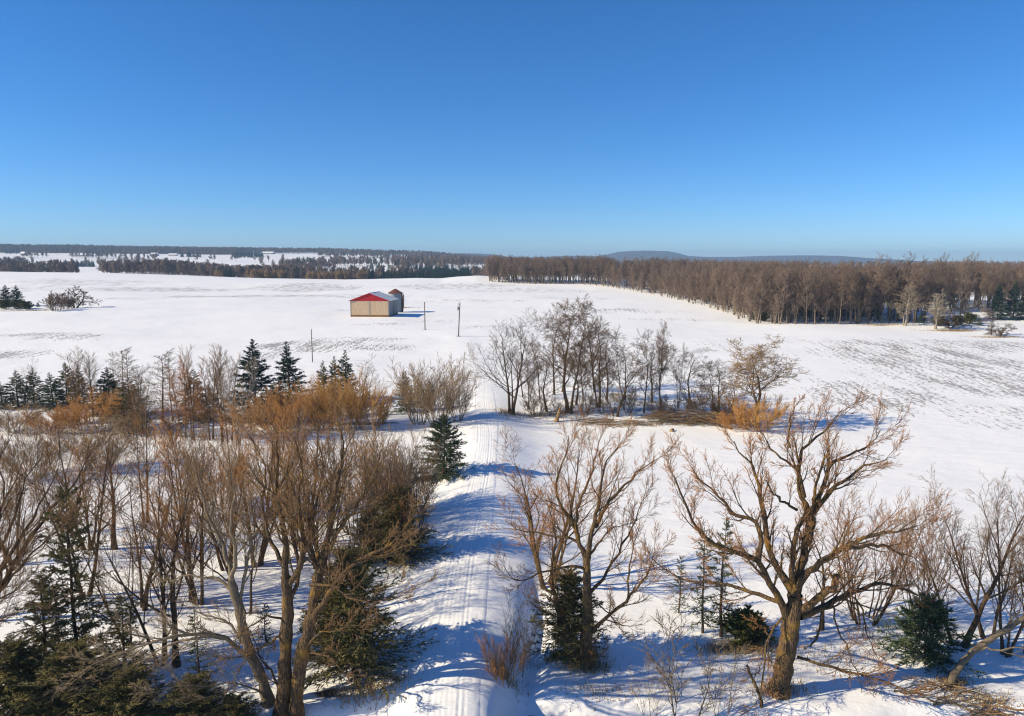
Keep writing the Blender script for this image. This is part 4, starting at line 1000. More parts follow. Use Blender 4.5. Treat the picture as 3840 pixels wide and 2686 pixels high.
for s_ in (-1, 1):
    r_ = Geo()
    r_.prism([(0, ridge), (s_ * (hw + .55), eave - .05), (s_ * (hw + .55), eave + .05), (0, ridge + .12)], -.35, BD + .35)
    rf = child('roof_slope', r_.mesh('roof_slope', [M['roof_metal']], False), b0)
    rb = Geo()
    sl = math.hypot(hw + .55, ridge - eave)
    for y in np.arange(-.1, BD + .3, .75):
        rb.prism([(0, ridge + .10), (s_ * (hw + .55), eave + .03), (s_ * (hw + .55), eave + .09), (0, ridge + .16)], y, y + .06)
    child('roof_rib', rb.mesh('roof_rib', [M['roof_metal']], False), rf)['kind'] = 'stuff'
    tr_ = Geo(); tr_.prism([(0, ridge - .05), (s_ * (hw + .6), eave - .14), (s_ * (hw + .6), eave + .07), (0, ridge + .17)], -.42, -.352)
    child('roof_trim', tr_.mesh('roof_trim', [M['red_metal']], False), b0)
g_ = Geo(); g_.prism([(-.25, ridge + .08), (.25, ridge + .08), (0, ridge + .22)], -.3, BD + .3); child('ridge_cap', g_.mesh('ridge_cap', [M['roof_metal']], False), b0)

# ------------------------------------------------------------------ grain silo behind the barn
SY = 287.0; SX = U(1484) * SY
sz0 = float(H(SX, SY)) - .3
silo = thing('grain_silo', 'short round steel grain silo with rusty cone roof behind the barn', 'silo', (SX, SY, sz0))
sr = 2.75; sh = zrow(SY, 1099) - sz0; sa = zrow(SY, 1084) - sz0
k = 40; nz = 46
zz = np.linspace(0, sh, nz); a_ = np.arange(k) * 2 * np.pi / k
rad_ = sr + .035 * np.where(np.arange(nz) % 2, 1, -1)
sv = np.stack([np.outer(rad_, np.cos(a_)), np.outer(rad_, np.sin(a_)), np.repeat(zz[:, None], k, 1)], -1).reshape(-1, 3)
i_ = np.arange(nz - 1)[:, None] * k + np.arange(k)[None]; j_ = np.arange(nz - 1)[:, None] * k + (np.arange(k)[None] + 1) % k
sq = np.stack([i_, j_, j_ + k, i_ + k], -1).reshape(-1, 4)
child('wall', mesh_np('silo_wall', sv, sq, mats=[M['galv']], smooth=False), silo)
rg = Geo()
cone = [((sr + .3) * math.cos(x), (sr + .3) * math.sin(x), sh - .08) for x in a_] + [(.35 * math.cos(x), .35 * math.sin(x), sa - .1) for x in a_]
rg.add(cone, [[i, (i + 1) % k, k + (i + 1) % k, k + i] for i in range(k)])
srf = child('roof', rg.mesh('silo_roof', [M['rust']], False), silo)
rb = Geo()
for x in np.arange(16) * 2 * math.pi / 16:
    p0 = np.array([(sr + .28) * math.cos(x), (sr + .28) * math.sin(x), sh - .03]); p1 = np.array([.35 * math.cos(x), .35 * math.sin(x), sa - .05])
    rb.tube(np.array([[p0, (p0 + p1) / 2, p1]]), np.full((1, 3), .05), 4)
child('roof_rib', rb.mesh('silo_rib', [M['rust']], False), srf)['kind'] = 'stuff'
cp = Geo(); cp.add([(.4 * math.cos(x), .4 * math.sin(x), sa - .12) for x in a_] + [(0, 0, sa + .12)], None, [[i, (i + 1) % k, k] for i in range(k)])
child('cap', cp.mesh('silo_cap', [M['rust']], False), silo)
ld = Geo()
for x in (-.22, .22):
    ld.box((sr * .55 + x, -sr * .86, sh * .5), (.05, .05, sh * .96))
for z in np.arange(.5, sh, .4): ld.box((sr * .55, -sr * .86, z), (.42, .04, .04))
child('ladder', ld.mesh('ladder', [M['steel']], False), silo)
rs = Geo()
for q in range(3):
    an = -.35 + q * .2
    rs.box((sr * math.cos(an) * 1.02, sr * math.sin(an) * 1.02, sh / 2), (.12, .5, sh * .97), 0, an)
child('rusty_strip', rs.mesh('rusty_strip', [M['rust']], False), silo)
vr = np.random.default_rng(31)
vp = np.empty((60, 7, 3))
for i in range(60):
    an = vr.uniform(-.6, .5); p = np.array([(sr + .15) * math.cos(an), (sr + .15) * math.sin(an), vr.uniform(0, .6 * sh)])
    for q in range(7):
        vp[i, q] = p
        p = p + np.array([vr.uniform(0, .16), vr.normal(0, .16), sh * vr.uniform(.04, .1)])
vg = Geo(); vg.tube(vp, np.full((60, 7), .025), 3)
child('dead_vine', vg.mesh('dead_vine', [M['twig_dark']]), silo)['kind'] = 'stuff'

# ------------------------------------------------------------------ utility poles
def pole(px, base, top, label, lean=0.0, kit=None, r=.16):
    x, y, z = gp(px, base)
    h_ = zrow(y, top) - z
    o = thing('utility_pole', label, 'pole', (x, y, z - .1), 0, None)
    o.rotation_euler = (0, lean, 0)
    g_ = Geo(); g_.tube(np.array([[[0, 0, -.3], [0, 0, h_ * .5], [0, 0, h_ + .1]]]), np.array([[r, r * .9, r * .75]]), 8)
    child('shaft', g_.mesh('shaft', [M['pole']]), o)
    if kit:
        t_ = Geo(); zt = h_ - 1.6
        an = np.arange(14) * 2 * math.pi / 14
        for z0_, z1_, r_ in ((zt - .5, zt + .5, .27), (zt + .5, zt + .58, .2)):
            t_.tube(np.array([[[-.45, -.05, z0_], [-.45, -.05, (z0_ + z1_) / 2], [-.45, -.05, z1_]]]), np.full((1, 3), r_), 14)
        t_.add([(-.45 + .27 * math.cos(x_), -.05 + .27 * math.sin(x_), zt + .58) for x_ in an], None, [[0, i, i + 1] for i in range(1, 13)])
        t_.box((-.2, -.05, zt), (.25, .08, .1))
        child('transformer', t_.mesh('transformer', [M['steel']], False), o)
        a2 = Geo(); a2.box((-.15, -.05, h_ - .45), (.7, .08, .08)); child('bracket', a2.mesh('bracket', [M['steel']], False), o)
        i2_ = Geo(); i2_.tube(np.array([[[-.42, -.05, h_ - .4], [-.42, -.05, h_ - .3], [-.42, -.05, h_ - .15]]]), np.array([[.06, .09, .04]]), 8)
        child('insulator', i2_.mesh('insulator', [M['dark']]), o)
        i3 = Geo(); i3.tube(np.array([[[0, 0, h_ + .1], [0, 0, h_ + .25], [0, 0, h_ + .38]]]), np.array([[.05, .09, .04]]), 8)
        child('insulator', i3.mesh('insulator', [M['dark']]), o)
        w_ = Geo(); w_.tube(np.array([[[-.45, -.1, zt - .5], [-.5, -.1, zt - 1.0], [-.12, -.1, zt - 1.3], [-.14, -.1, zt - 3.5]]]), np.full((1, 4), .02), 4)
        child('cable', w_.mesh('cable', [M['dark']]), o)
    else:
        c_ = Geo(); c_.tube(np.array([[[0, 0, h_ + .1], [0, 0, h_ + .16], [0, 0, h_ + .2]]]), np.array([[r * .8, r * .7, r * .3]]), 8)
        child('pole_cap', c_.mesh('pole_cap', [M['steel']]), o)
    return o
pole(1594, 1238, 1134, 'bare wooden utility pole just right of the barn shadow', -.005)
pole(1719, 1263, 1135, 'leaning utility pole with a transformer near the top', .055, True)
pole(1172, 1359, 1236, 'thin wooden pole on the field above the row of spruces', 0, None, .11)

# ------------------------------------------------------------------ snag, brush pile, fallen wood, hut
x, y, z = gp(2086, 1582)
o = thing('tree_stump', 'broken pale tree snag leaning on the snow left of the brush pile', 'stump', (x, y, z))
o.rotation_euler = (0, .28, 0)
g_ = Geo(); pr = np.random.default_rng(3)
g_.tube(np.array([[[0, 0, -.2], [0, 0, .4], [.02, 0, 1.2], [0, .02, 2.1], [.05, 0, 2.45]]]), np.array([[.45, .33, .26, .2, .05]]), 10)
child('trunk', g_.mesh('snag', [M['stump']]), o)
for q in range(3):
    s_ = Geo(); an = q * 2.1
    s_.tube(np.array([[[.1 * math.cos(an), .1 * math.sin(an), 2.0], [.12 * math.cos(an), .12 * math.sin(an), 2.4], [.15 * math.cos(an), .15 * math.sin(an), 2.6 + .15 * q]]]), np.array([[.09, .06, .01]]), 5)
    child('splinter', s_.mesh('splinter', [M['stump']]), o)

stick = []
for i in range(6):
    g_ = Geo(); n_ = 9; p = np.zeros((1, n_, 3)); p[0, :, 0] = np.linspace(-2.2, 2.2, n_)
    p[0, :, 1:] = np.cumsum(pr.normal(0, .09, (n_, 2)), 0); p[0, :, 2] -= p[0, :, 2].mean()
    R_ = (.075 * (1 - .75 * np.linspace(0, 1, n_)))[None]
    g_.tube(p, R_, 5)
    P_, Rr, L_ = spawn(pr, p, R_, np.array([4.4]), 7, .3, 1, .6, .4, .3, .3, 5, .14, 0, .6, .014)
    g_.tube(P_, Rr, 3)
    P_, Rr, L_ = spawn(pr, P_, Rr, L_, 4, .2, 1, .7, .4, .5, .3, 3, .16, 0, .7, .012)
    g_.tube(P_, Rr, 3)
    stick.append(g_.mesh('stick', [M[('bark_grey', 'twig_brown', 'twig_tan')[i % 3]]]))
def pile(p0, p1, n, w, h_, label, cat='brush pile', seed=1, sc_=1.0):
    rr = np.random.default_rng(seed)
    A = np.array(gp(*p0)); B = np.array(gp(*p1)); c = (A + B) / 2
    o = thing('brush_pile', label, cat, tuple(c))
    for i in range(n):
        t_ = rr.random(); q = A * (1 - t_) + B * t_
        dx, dy = rr.normal(0, .4), rr.normal(0, w)
        hh = max(h_ * (1 - (dy / (2 * w)) ** 2), .1) * rr.random()
        s_ = child('branch', stick[i % 6], o)
        X, Y_ = q[0] + dx, q[1] + dy
        s_.location = (X - c[0], Y_ - c[1], float(H(X, Y_)) - c[2] + .1 + hh)
        s_.rotation_euler = (rr.uniform(0, 6.28), rr.normal(0, .10), rr.normal(0, .4) + (math.pi if rr.random() < .5 else 0))
        k_ = sc_ * rr.uniform(.6, 1.15); s_.scale = (k_, k_, k_)
    return o
pile((2440, 1585), (2740, 1592), 130, .9, 1.9, 'long grey heap of cut branches left of the orange bush', seed=4)
pile((2190, 1590), (2420, 1592), 60, .7, .6, 'low rusty brown brush strewn left of the grey heap', seed=5, sc_=.75)
pile((3430, 2590), (3720, 2690), 26, .5, .3, 'fallen dead branches in the bottom right corner', 'fallen branches', 6, .75)
pile((1560, 1800), (1620, 1795), 8, .3, .15, 'small twigs scattered at the foot of the lone spruce', 'fallen branches', 7, .4)
x, y, z = gp(2520, 1618)
o = thing('log', 'short cut log end in the snow before the grey heap', 'log', (x, y, z + .14), 1.0)
g_ = Geo(); g_.tube(np.array([[[-.45, 0, 0], [0, .03, .02], [.45, 0, .05]]]), np.array([[.26, .25, .2]]), 10); child('trunk', g_.mesh('log', [M['stump']]), o)
g_ = Geo(); an = np.arange(10) * .6283; g_.add([(-.453, .26 * math.cos(x_), .26 * math.sin(x_)) for x_ in an] + [(-.47, 0, 0)], None, [[i, (i + 1) % 10, 10] for i in range(10)])
child('cut_face', g_.mesh('cut_face', [M['grass_dry']], False), o)
# broken trunk leaning out of the snow, lower right
A = np.array(gp(3556, 2578))
limb_tree('leaning_trunk', 'broken leaning trunk rising from the snow in the lower right', A[1],
          [(3556, 2578), (3600, 2500, .1), (3660, 2435, .2), (3740, 2380, .3), (3860, 2310, .5)],
          [([(3660, 2435, .2), (3740, 2440, -.3), (3830, 2430, -.6), (3900, 2440, -.8)], .07, .02), ([(3740, 2380, .3), (3790, 2330, .6), (3850, 2250, .9)], .07, .015)],
          'bark_grey', 'twig_grey', 77, trunk_r=(.22, .14), dens=.8, cat='trunk')
A = np.array(gp(2860, 2650))
limb_tree('broken_sapling', 'thin broken sapling left of the great willow foot', A[1],
          [(2862, 2640), (2840, 2590), (2815, 2530), (2800, 2495)], [([(2825, 2550), (2850, 2500, .1), (2862, 2450, .2)], .03, .012)],
          'bark_moss', 'twig_brown', 78, trunk_r=(.09, .06), dens=1.0, cat='sapling')
# weathered hut half hidden in the thicket
x, y, z = gp(1430, 2075)
hut = thing('hut', 'small weathered box hut with ochre top hidden in the thicket', 'hut', (x, y, z), .12)
M['ochre'] = bmat("ochre_panel", (0.42, 0.24, 0.06), (0.30, 0.16, 0.04), 2.0, None)
M['olive_board'] = bmat("olive_boards", (0.10, 0.085, 0.05), (0.06, 0.05, 0.03), 2.0, (2, 2, .4))
for i in range(8):
    g_ = Geo(); g_.box((-.9 + .257 * i, -.9, 1.0), (.235, .05 + .02 * (i % 2), 2.0)); child('board', g_.mesh('board', [M['olive_board']], False), hut)
g_ = Geo(); g_.box((0, 0, 1.0), (2.0, 1.72, 1.98)); child('frame', g_.mesh('frame', [M['dark']], False), hut)
g_ = Geo(); g_.prism([(-1.15, 2.0), (1.15, 2.25), (1.15, 2.33), (-1.15, 2.08)], -1.05, 1.0); child('roof', g_.mesh('roof', [M['ochre']], False), hut)
g_ = Geo(); g_.box((0, -1.08, 2.08), (2.3, .05, .08)); child('roof_trim', g_.mesh('roof_trim', [M['grass_dry']], False), hut)
g_ = Geo(); g_.box((.1, -.945, 1.35), (.6, .03, .45)); child('window', g_.mesh('window', [M['dark']], False), hut)

# ------------------------------------------------------------------ left edge: evergreen clump and old tree on the field
G7 = 'evergreens at the left edge of the field'
T('blue', 'spruce_tree', 25, 1150, 1068, 70, 'dark spruce clump at the left picture edge on the field', G7)
T('blue', 'spruce_tree', 62, 1148, 1070, 60, 'dark spruce right of the one at the field left edge', G7)
T('blue', 'spruce_tree', -20, 1152, 1075, 70, 'dark spruce half outside the left picture edge on the field', G7)
T('juniper', 'evergreen_bush', 70, 1160, 1122, 50, 'yellow green bush in front of the field edge spruces', G7, 'bush')
T('juniper', 'evergreen_bush', 100, 1160, 1128, 45, 'yellow green bush right of the first, tapering to the snow', G7, 'bush')
T('juniper', 'evergreen_bush', 20, 1160, 1124, 50, 'olive bush at the far left below the field spruces', G7, 'bush')
T('spruce', 'spruce_tree', 143, 1152, 1132, 16, 'tiny spruce seedling alone right of the yellow green bushes')
T('apple', 'old_tree', 282, 1155, 1074, 100, 'old gnarled thick-trunked tree alone on the left field', None, rz=.6)
T('farbush', 'bush', 210, 1165, 1092, 110, 'twiggy brown bush left of the old gnarled tree', None, 'bush')
T('farbush', 'bush', 250, 1158, 1110, 60, 'dark bush between brown bush and the gnarled trunk', None, 'bush')
# ------------------------------------------------------------------ right edge of the field
T('woodspale', 'bare_tree', 3390, 1222, 1060, 130, 'pale grey bare tree standing out at the front of the woods', None)
T('woodspale', 'bare_tree', 3505, 1235, 1075, 170, 'right-leaning pale tree at the woods corner', None, lean=(0, .25))
T('woodspale', 'bare_tree', 3630, 1205, 1085, 150, 'slanting pale tree behind the snowy clearing', None, lean=(0, .4))
T('apple', 'small_tree', 3562, 1232, 1172, 90, 'low spreading tree on dry grass by the leaning pale tree', None)
T('apple', 'small_tree', 3745, 1262, 1210, 80, 'dark low bush-like tree on the far right snow', None)
T('woods', 'small_tree', 3718, 1258, 1150, 50, 'thin small tree left of the low dark one, far right', None)
for a in [(3455, 1212, 1165, 40, 'small spruce in front of the woods left of leaning tree'), (3672, 1222, 1185, 36, 'small dark spruce on the snowy clearing at right'),
          (3635, 1215, 1172, 50, 'olive small evergreen left of the dark clearing spruce'), (3590, 1222, 1180, 40, 'olive evergreen right of the low spreading tree'),
          (3520, 1222, 1180, 50, 'olive evergreen behind the foot of leaning pale tree'), (2825, 1200, 1162, 34, 'dark little evergreen at the inner corner of the woods'), (2860, 1205, 1170, 40, 'olive little evergreen right of the inner corner one')]:
    T('spruce' if 'olive' not in a[4] else 'juniper', 'evergreen_tree', a[0], a[1], a[2], a[3], a[4], 'small evergreens before the woods')
T('sapling', 'sapling', 2762, 1190, 1150, 14, 'thin sapling on the snow before the inner woods corner', None, 'sapling')
T('sapling', 'sapling', 2782, 1192, 1158, 18, 'second sapling before the inner woods corner', None, 'sapling')
T('woodspale', 'bare_tree', 2770, 1120, 1028, 75, 'pale greenish poplar rising among the brown woods', None)
# ------------------------------------------------------------------ the woods beyond the right-hand field
wr = np.random.default_rng(88)
edge_px = [(2850, 1214), (2790, 1196), (2720, 1172), (2640, 1150), (2560, 1128), (2480, 1110), (2400, 1096), (2320, 1084), (2240, 1072)]
edge = np.array([gp(*p)[:2] for p in edge_px])
front = np.array([gp(*p)[:2] for p in [(2850, 1214), (3000, 1217), (3150, 1218), (3300, 1216), (3430, 1212), (3560, 1204)]])
def walk(line, step):
    s = np.concatenate([[0], np.cumsum(np.linalg.norm(np.diff(line, axis=0), axis=1))])
    t = np.arange(0, s[-1], step)
    return np.stack([np.interp(t, s, line[:, k]) for k in (0, 1)], 1)
woods_trees = []
def wood_tree(x, y, label, group, hmin=16, hmax=21, kind='woods', store=True):
    z = float(H(x, y)); v = V[kind][int(wr.integers(len(V[kind])))]
    h_ = wr.uniform(hmin, hmax); s = h_ / v['h']; sx = s * wr.uniform(.85, 1.2)
    o = thing('woodland_tree', label, 'tree', (x, y, z - .1), wr.uniform(0, 6.28), group, (sx, sx, s))
    for p in PARTS: child(p, v[p], o)
    if store: woods_trees.append(o)
    return o
ORD = ['first', 'second', 'third', 'fourth', 'fifth', 'sixth', 'seventh', 'eighth', 'ninth', 'tenth', 'eleventh', 'twelfth', 'thirteenth', 'fourteenth', 'fifteenth', 'sixteenth', 'seventeenth', 'eighteenth', 'nineteenth', 'twentieth']
def front_label(row, n_):
    if row == 0: return ORD[n_ % 20] + ' trunk from the left in the foremost rank of the right-hand woods'
    return 'bare brown hardwood behind the foremost rank of the right-hand woods'
for row in range(4):
    for n_, (x, y) in enumerate(walk(front, 3.9)):
        wood_tree(x + wr.normal(0, 1.2), y + 1 + row * 5 + wr.normal(0, 1.3), front_label(row, n_), 'trees along the front of the woods', 13.5, 20.5)
for row in range(2):
    for x, y in walk(edge, 5.2)[1:]:
        wood_tree(x + row * 5 + 1 + wr.normal(0, .9), y + wr.normal(0, 1.5), 'bare rounded hardwood along the receding left side of the right-hand woods', 'trees along the receding side of the woods', 11.5, 17, 'edge' if row == 0 else 'woods', row > 0)
for px in (3330, 3400, 3470, 3545, 3640):
    x, y, z = gp(px, 1212); wood_tree(x, y + 6, {3330: 'leftmost of five tall crowns rising above the woods skyline', 3400: 'second of five tall crowns above the woods skyline', 3470: 'middle of five tall crowns above the woods skyline',
                                       3545: 'fourth of five tall windswept crowns above the woods skyline', 3640: 'rightmost tall windswept crown above the woods skyline'}[px], 'tall crowns above the woods', 22.5, 24.5)
lot = np.array([gp(*p)[:2] for p in [(1838, 1056), (1900, 1062), (2000, 1066), (2110, 1067), (2235, 1070), (2330, 1078)]])
for row in range(2):
    for x, y in walk(lot, 3.6):
        wood_tree(x + wr.normal(0, .8), y + 2 + row * 6 + wr.normal(0, 1), 'bare tree of the small far wood behind the field centre', 'trees of the small far wood', 13 + row * 1.5, 16.5 + row)

def scatter(name, pts, scl, sources, kind="stuff"):
    """one object of many far trees that nobody could count"""
    me = bpy.data.meshes.new(name)
    me.from_pydata([tuple(p) for p in pts], [], [])
    for nm, ar in (("size", scl), ("turn", wr.uniform(0, 6.28, len(pts)))):
        a_ = me.attributes.new(nm, 'FLOAT', 'POINT'); a_.data.foreach_set("value", np.asarray(ar, np.float32))
    o = bpy.data.objects.new(name, me); COL.objects.link(o); o["kind"] = kind
    ng = bpy.data.node_groups.new(name, 'GeometryNodeTree')
    ng.interface.new_socket("Geometry", in_out='INPUT', socket_type='NodeSocketGeometry')
    ng.interface.new_socket("Geometry", in_out='OUTPUT', socket_type='NodeSocketGeometry')
    N = ng.nodes; L = ng.links
    gi = N.new("NodeGroupInput"); go = N.new("NodeGroupOutput")
    jo = N.new("GeometryNodeJoinGeometry")
    for parts in sources:
        jp = N.new("GeometryNodeJoinGeometry")
        for ob in parts:
            oi = N.new("GeometryNodeObjectInfo"); oi.inputs["Object"].default_value = ob; oi.transform_space = 'ORIGINAL'
            L.new(oi.outputs["Geometry"], jp.inputs[0])
        gt = N.new("GeometryNodeGeometryToInstance")
        L.new(jp.outputs[0], gt.inputs[0]); L.new(gt.outputs[0], jo.inputs[0])
    ip = N.new("GeometryNodeInstanceOnPoints")
    ip.inputs["Pick Instance"].default_value = True
    def attr(nm):
        a_ = N.new("GeometryNodeInputNamedAttribute"); a_.data_type = 'FLOAT'; a_.inputs["Name"].default_value = nm
        return a_.outputs["Attribute"]
    cx = N.new("ShaderNodeCombineXYZ"); L.new(attr("turn"), cx.inputs["Z"])
    cs = N.new("ShaderNodeCombineXYZ"); sz_ = attr("size")
    for k_ in "XYZ": L.new(sz_, cs.inputs[k_])
    L.new(gi.outputs[0], ip.inputs["Points"]); L.new(jo.outputs[0], ip.inputs["Instance"])
    e2r = N.new("FunctionNodeEulerToRotation"); L.new(cx.outputs[0], e2r.inputs[0])
    L.new(e2r.outputs[0], ip.inputs["Rotation"]); L.new(cs.outputs[0], ip.inputs["Scale"])
    L.new(ip.outputs[0], go.inputs[0])
    md = o.modifiers.new("trees", 'NODES'); md.node_group = ng
    return o
def parts_of(ob): return [c for c in ob.children]
src = {}
for o in woods_trees:
    src.setdefault(o.children[1].data.name, parts_of(o))
wood_src = list(src.values())
pts = []
for row in range(2, 12):                       # filling behind the side ranks
    for x, y in walk(edge, 5.0)[1:]:
        pts.append((x + row * 5 + wr.normal(0, 1.5), y + wr.normal(0, 1.8)))
for row in range(4, 12):                       # filling behind the front ranks
    for x, y in walk(front, 4.6):
        pts.append((x + wr.normal(0, 1.5), y + row * 5.5 + wr.normal(0, 1.5)))
for row in range(2, 11):
    for x, y in walk(lot, 4.6):
        pts.append((x + wr.normal(0, 1.3), y + 3 + row * 6.5 + wr.normal(0, 1.5)))
for row in range(10):                          # right wing, set back behind the clearing
    for px in np.arange(3440, 4150, 42):
        y = 285 + row * 6; pts.append((U(px) * y + wr.normal(0, 1.5), y + wr.normal(0, 1.5)))
pts = np.array(pts)
scatter("woodland", np.column_stack([pts, H(pts[:, 0], pts[:, 1])]), wr.uniform(.74, .92, len(pts)), wood_src)

# dark evergreens showing in the woods
for px, py, top, w, lb in [(2650, 1130, 1018, 26, 'left one of the dark evergreens inside the brown woods'), (2668, 1130, 1022, 26, 'middle one of the dark evergreens inside the brown woods'), (2690, 1135, 1024, 24, 'right one of the dark evergreens inside the brown woods'),
                           (3800, 1200, 1052, 70, 'dark evergreen behind the clearing at the right edge'), (3740, 1200, 1058, 60, 'dark evergreen behind the clearing, left of the edge one'), (3850, 1200, 1060, 70, 'dark evergreen cut by the right edge behind the clearing')]:
    T('blue', 'evergreen_tree', px, py, top, w, lb, 'evergreens inside the woods')

# ------------------------------------------------------------------ the far hillsides
V['far'] = [bare('woods', 130 + i, 15, 'bark_woods', 'twig_woods', 1, .1, r=.3, rmin=.17, wob=.05) for i in range(3)]
V['fartan'] = [bare('woods', 140, 9, 'twig_tan', 'twig_tan', 4, .3, r=.12, rmin=.07, wob=.05)]
far_src = []
def far_tree(px, y, label, kind='far', h_=14):
    x = U(px) * y; v = V[kind][int(wr.integers(len(V[kind])))]; s = h_ / v['h']
    o = thing('far_tree', label, 'tree', (x, y, float(H(x, y)) - .2), wr.uniform(0, 6), None, (s, s, s))
    for p in PARTS: child(p, v[p], o)
    return o
f1 = far_tree(385, 1290, 'lone bare tree on the far snowy slope at left', 'far', 19)
f2 = far_tree(150, 1250, 'small lone tree on the far left slope above the first wood', 'far', 9)
f3 = far_tree(520, 960, 'bare tree top rising over the far left wood', 'far', 16)
ft = far_tree(985, 716, 'tan thicket tree at the far field edge', 'fartan', 9)
fc = far_tree(360, 2100, 'dark evergreen on the far left ridge', 'blue', 17)
fc2 = far_tree(410, 2120, 'second dark evergreen on the far left ridge', 'blue', 16)
seen = {}
for f in (f1, f2, f3): seen.setdefault(f.children[1].data.name, parts_of(f))
far_src = list(seen.values())
def band(px0, px1, y0, y1, step, wild=.9, seed=0, thin=0.0):
    """points of a wood between two image columns and two distances"""
    out = []
    y = y0
    while y < y1:
        n = max(int((U(px1) - U(px0)) * y / step), 1)
        x = U(px0) * y + (U(px1) - U(px0)) * y * (np.arange(n) + wr.random(n)) / n
        yy = y + wr.uniform(-.5, .5, n) * step * 1.4
        if thin:
            keep = vnoise(x / 70.0 + seed * 3.7, yy / 70.0) > thin
            x, yy = x[keep], yy[keep]
        out.append(np.column_stack([x, yy]))
        y += step * 1.15
    return np.concatenate(out)
bare_pts = np.concatenate([
    band(-350, 300, 770, 850, 7.5), band(280, 420, 770, 800, 8.5, thin=.45), band(400, 1180, 750, 900, 8),
    band(560, 800, 900, 1000, 9, thin=.4), band(1180, 1900, 760, 840, 10, thin=.45),
    band(-350, 120, 1250, 1420, 12, thin=.3), band(100, 600, 1760, 1840, 14, thin=.5, seed=2), band(-350, 420, 2000, 2080, 13, thin=.45, seed=5),
    band(450, 700, 1500, 1580, 14, thin=.5, seed=4), band(-400, 900, 2180, 2720, 10.5), band(850, 1250, 2350, 2700, 11, thin=.2, seed=7),
    band(1060, 1260, 1180, 1300, 11, thin=.3, seed=8), band(1180, 1500, 1330, 1420, 12, thin=.35, seed=9), band(1480, 1900, 1150, 1500, 12, thin=.6, seed=10),
    band(1200, 1950, 2350, 2650, 11, thin=.42, seed=11), band(1200, 1950, 1900, 2300, 12, thin=.66, seed=41), band(1250, 1700, 1600, 1800, 13, thin=.62, seed=12), band(1700, 2300, 1500, 2500, 18, thin=.5, seed=13),
    band(2200, 4100, 900, 1900, 24, thin=.35, seed=14), band(1850, 3000, 2500, 3000, 24, thin=.4, seed=15), band(100, 1100, 1330, 1345, 26, thin=.4, seed=16), band(700, 1150, 1640, 1655, 22, thin=.3, seed=17)])
scatter("far_wood", np.column_stack([bare_pts, H(bare_pts[:, 0], bare_pts[:, 1]) - .3]), wr.uniform(.5, 1.05, len(bare_pts)) * np.where(bare_pts[:, 1] < 1000, 1.05, 1.15), far_src)
con_pts = np.concatenate([band(1010, 1330, 800, 900, 9, thin=.35, seed=21), band(1250, 1900, 770, 960, 8.5, thin=.28, seed=22), band(1500, 1900, 960, 1080, 10, thin=.3, seed=23),
    band(880, 1000, 1900, 2050, 11, thin=.3, seed=24), band(1130, 1180, 1650, 1700, 8, thin=.2, seed=25), band(330, 430, 2060, 2120, 13, thin=.3, seed=26),
    band(1240, 1900, 2250, 2420, 18, thin=.62, seed=27), band(40, 110, 2150, 2200, 12, thin=.2, seed=28), band(220, 370, 1330, 1360, 7, thin=.25, seed=29), band(690, 760, 1900, 1950, 10, thin=.3, seed=30), band(1380, 1700, 1180, 1230, 13, thin=.4, seed=31), band(820, 880, 735, 745, 5)])
scatter("far_evergreens", np.column_stack([con_pts, H(con_pts[:, 0], con_pts[:, 1]) - .3]), wr.uniform(.75, 1.25, len(con_pts)), [parts_of(fc), parts_of(fc2)])
tan_pts = np.concatenate([band(940, 1070, 705, 728, 3.6), band(1160, 1310, 712, 745, 4.6, thin=.2, seed=33), band(1340, 1380, 715, 735, 4.5), band(800, 850, 720, 735, 5)])
scatter("far_thicket", np.column_stack([tan_pts, H(tan_pts[:, 0], tan_pts[:, 1]) - .2]), wr.uniform(.7, 1.1, len(tan_pts)), [parts_of(ft)])

# far farm buildings
M['far_wall'] = bmat("far_wall", (0.34, 0.30, 0.27), (0.26, 0.23, 0.21), .5, None)
def farmhouse(px, y, wid, dep, wh, rh, label, wall='far_wall', win=3):
    x = U(px) * y
    o = thing('farm_building', label, 'building', (x, y, float(H(x, y)) - .3), wr.uniform(-.3, .3))
    g_ = Geo(); g_.box((0, 0, wh / 2), (wid, dep, wh)); child('wall', g_.mesh('wall', [M[wall]], False), o)
    g_ = Geo(); g_.prism([(-dep / 2 - .5, wh), (dep / 2 + .5, wh), (0, wh + rh)], -wid / 2 - .5, wid / 2 + .5)
    r_ = child('roof', g_.mesh('roof', [M['snow_cap']], False), o); r_.rotation_euler = (0, 0, math.pi / 2)
    for i in range(win):
        g_ = Geo(); g_.box((-wid / 2 + (i + .5) * wid / win, -dep / 2 - .03, wh * .55), (1.2, .08, 1.3)); child('window', g_.mesh('window', [M['dark']], False), o)
farmhouse(325, 1880, 52, 16, 4.5, 5, 'long low snowy-roofed barn on the far left hillside', win=6)
farmhouse(592, 1960, 20, 12, 4, 4.5, 'snowy-roofed farmhouse right of the ridge evergreens')
farmhouse(662, 1980, 22, 10, 3, 3.5, 'low snowy-roofed shed right of the far farmhouse')
farmhouse(108, 2080, 16, 12, 4, 5, 'snowy-roofed house on the far left ridge')
farmhouse(1015, 2300, 40, 12, 4, 4, 'long white-roofed building on the far hilltop skyline', win=5)
farmhouse(120, 1420, 26, 10, 3.5, 4, 'low farm shed beside the far left woods', 'rust')

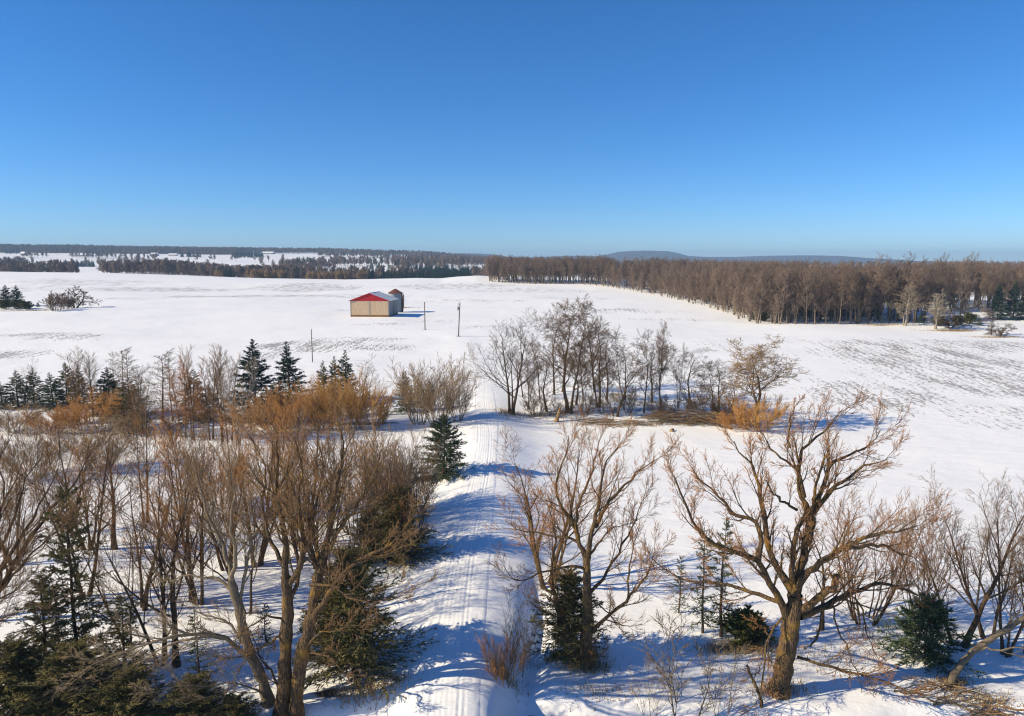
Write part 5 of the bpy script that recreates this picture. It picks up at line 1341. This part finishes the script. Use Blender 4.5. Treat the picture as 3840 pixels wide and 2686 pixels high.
# ------------------------------------------------------------------ dry grass tufts at field edges
def grass(spots):
    A = []
    for px, py, rx, ry, n, h_ in spots:
        cx_, cy_, _ = gp(px, py)
        x = cx_ + wr.normal(0, rx, n); y = cy_ + wr.normal(0, ry, n); z = H(x, y)
        an = wr.uniform(0, 6.28, n); lean = wr.uniform(.1, .9, n); hh = h_ * wr.uniform(.4, 1.1, n); w = .018 + .006 * cy_ / 40
        tip = np.stack([x + np.cos(an) * lean * hh, y + np.sin(an) * lean * hh, z + hh], 1)
        b0_ = np.stack([x - np.sin(an) * w, y + np.cos(an) * w, z - .03], 1); b1_ = np.stack([x + np.sin(an) * w, y - np.cos(an) * w, z - .03], 1)
        b2_ = np.stack([x + np.cos(an) * w, y + np.sin(an) * w, z - .03], 1)
        A.append(np.stack([b0_, b1_, tip, b1_, b2_, tip, b2_, b0_, tip], 1).reshape(-1, 3))
    v = np.concatenate(A)
    o = struct("grass", mesh_np("grass", v, None, np.arange(len(v)).reshape(-1, 3), [M['grass_dry']], smooth=False), "stuff")
    o["label"] = "dry tan grass poking through the snow"
grass([(3310, 1220, 4, .8, 500, .5), (3580, 1242, 4, 1.0, 900, .6), (3740, 1266, 4, .8, 500, .5), (2350, 1596, 5, .5, 350, .45), (2010, 1560, 3, 1, 500, .6), (2190, 2505, .8, .4, 500, .5),
       (2130, 2470, 1.2, .3, 400, .5), (2740, 2440, 1.3, .4, 700, .5), (2840, 2420, 1.2, .5, 500, .5), (1600, 1800, .9, .5, 500, .4), (1500, 1154, 4, .8, 300, .5), (1750, 1420, 2, 4, 300, .4), (1900, 1550, 1.0, 1.6, 300, .5),
       (700, 1640, 10, 1, 900, .5), (1100, 1620, 9, 1.2, 900, .5), (300, 1625, 9, 1.2, 900, .5), (3700, 2640, 1.0, .4, 300, .4), (2920, 2590, .9, .4, 400, .5), (1900, 2540, .5, .4, 200, .5), (1390, 2600, 1.2, .5, 500, .5), (120, 1165, 8, 1.5, 500, .6),
       (2250, 2600, 1.2, .4, 200, .35), (3570, 2560, .7, .3, 200, .4), (3050, 2480, 2, .8, 200, .4)])

# ------------------------------------------------------------------ haze in the air
hz = Geo(); hz.box((0, 4000, 70), (17000, 8800, 150))
hm = bpy.data.materials.new("haze"); hm.use_nodes = True
hn = hm.node_tree.nodes; hn.clear()
ho = hn.new("ShaderNodeOutputMaterial"); hv = hn.new("ShaderNodeVolumePrincipled")
hv.inputs["Color"].default_value = (0.45, 0.70, 1.0, 1); hv.inputs["Density"].default_value = 0.00016; hv.inputs["Anisotropy"].default_value = 0.0
hm.node_tree.links.new(hv.outputs[0], ho.inputs["Volume"])
struct("haze", hz.mesh("haze", [hm], False), "stuff")
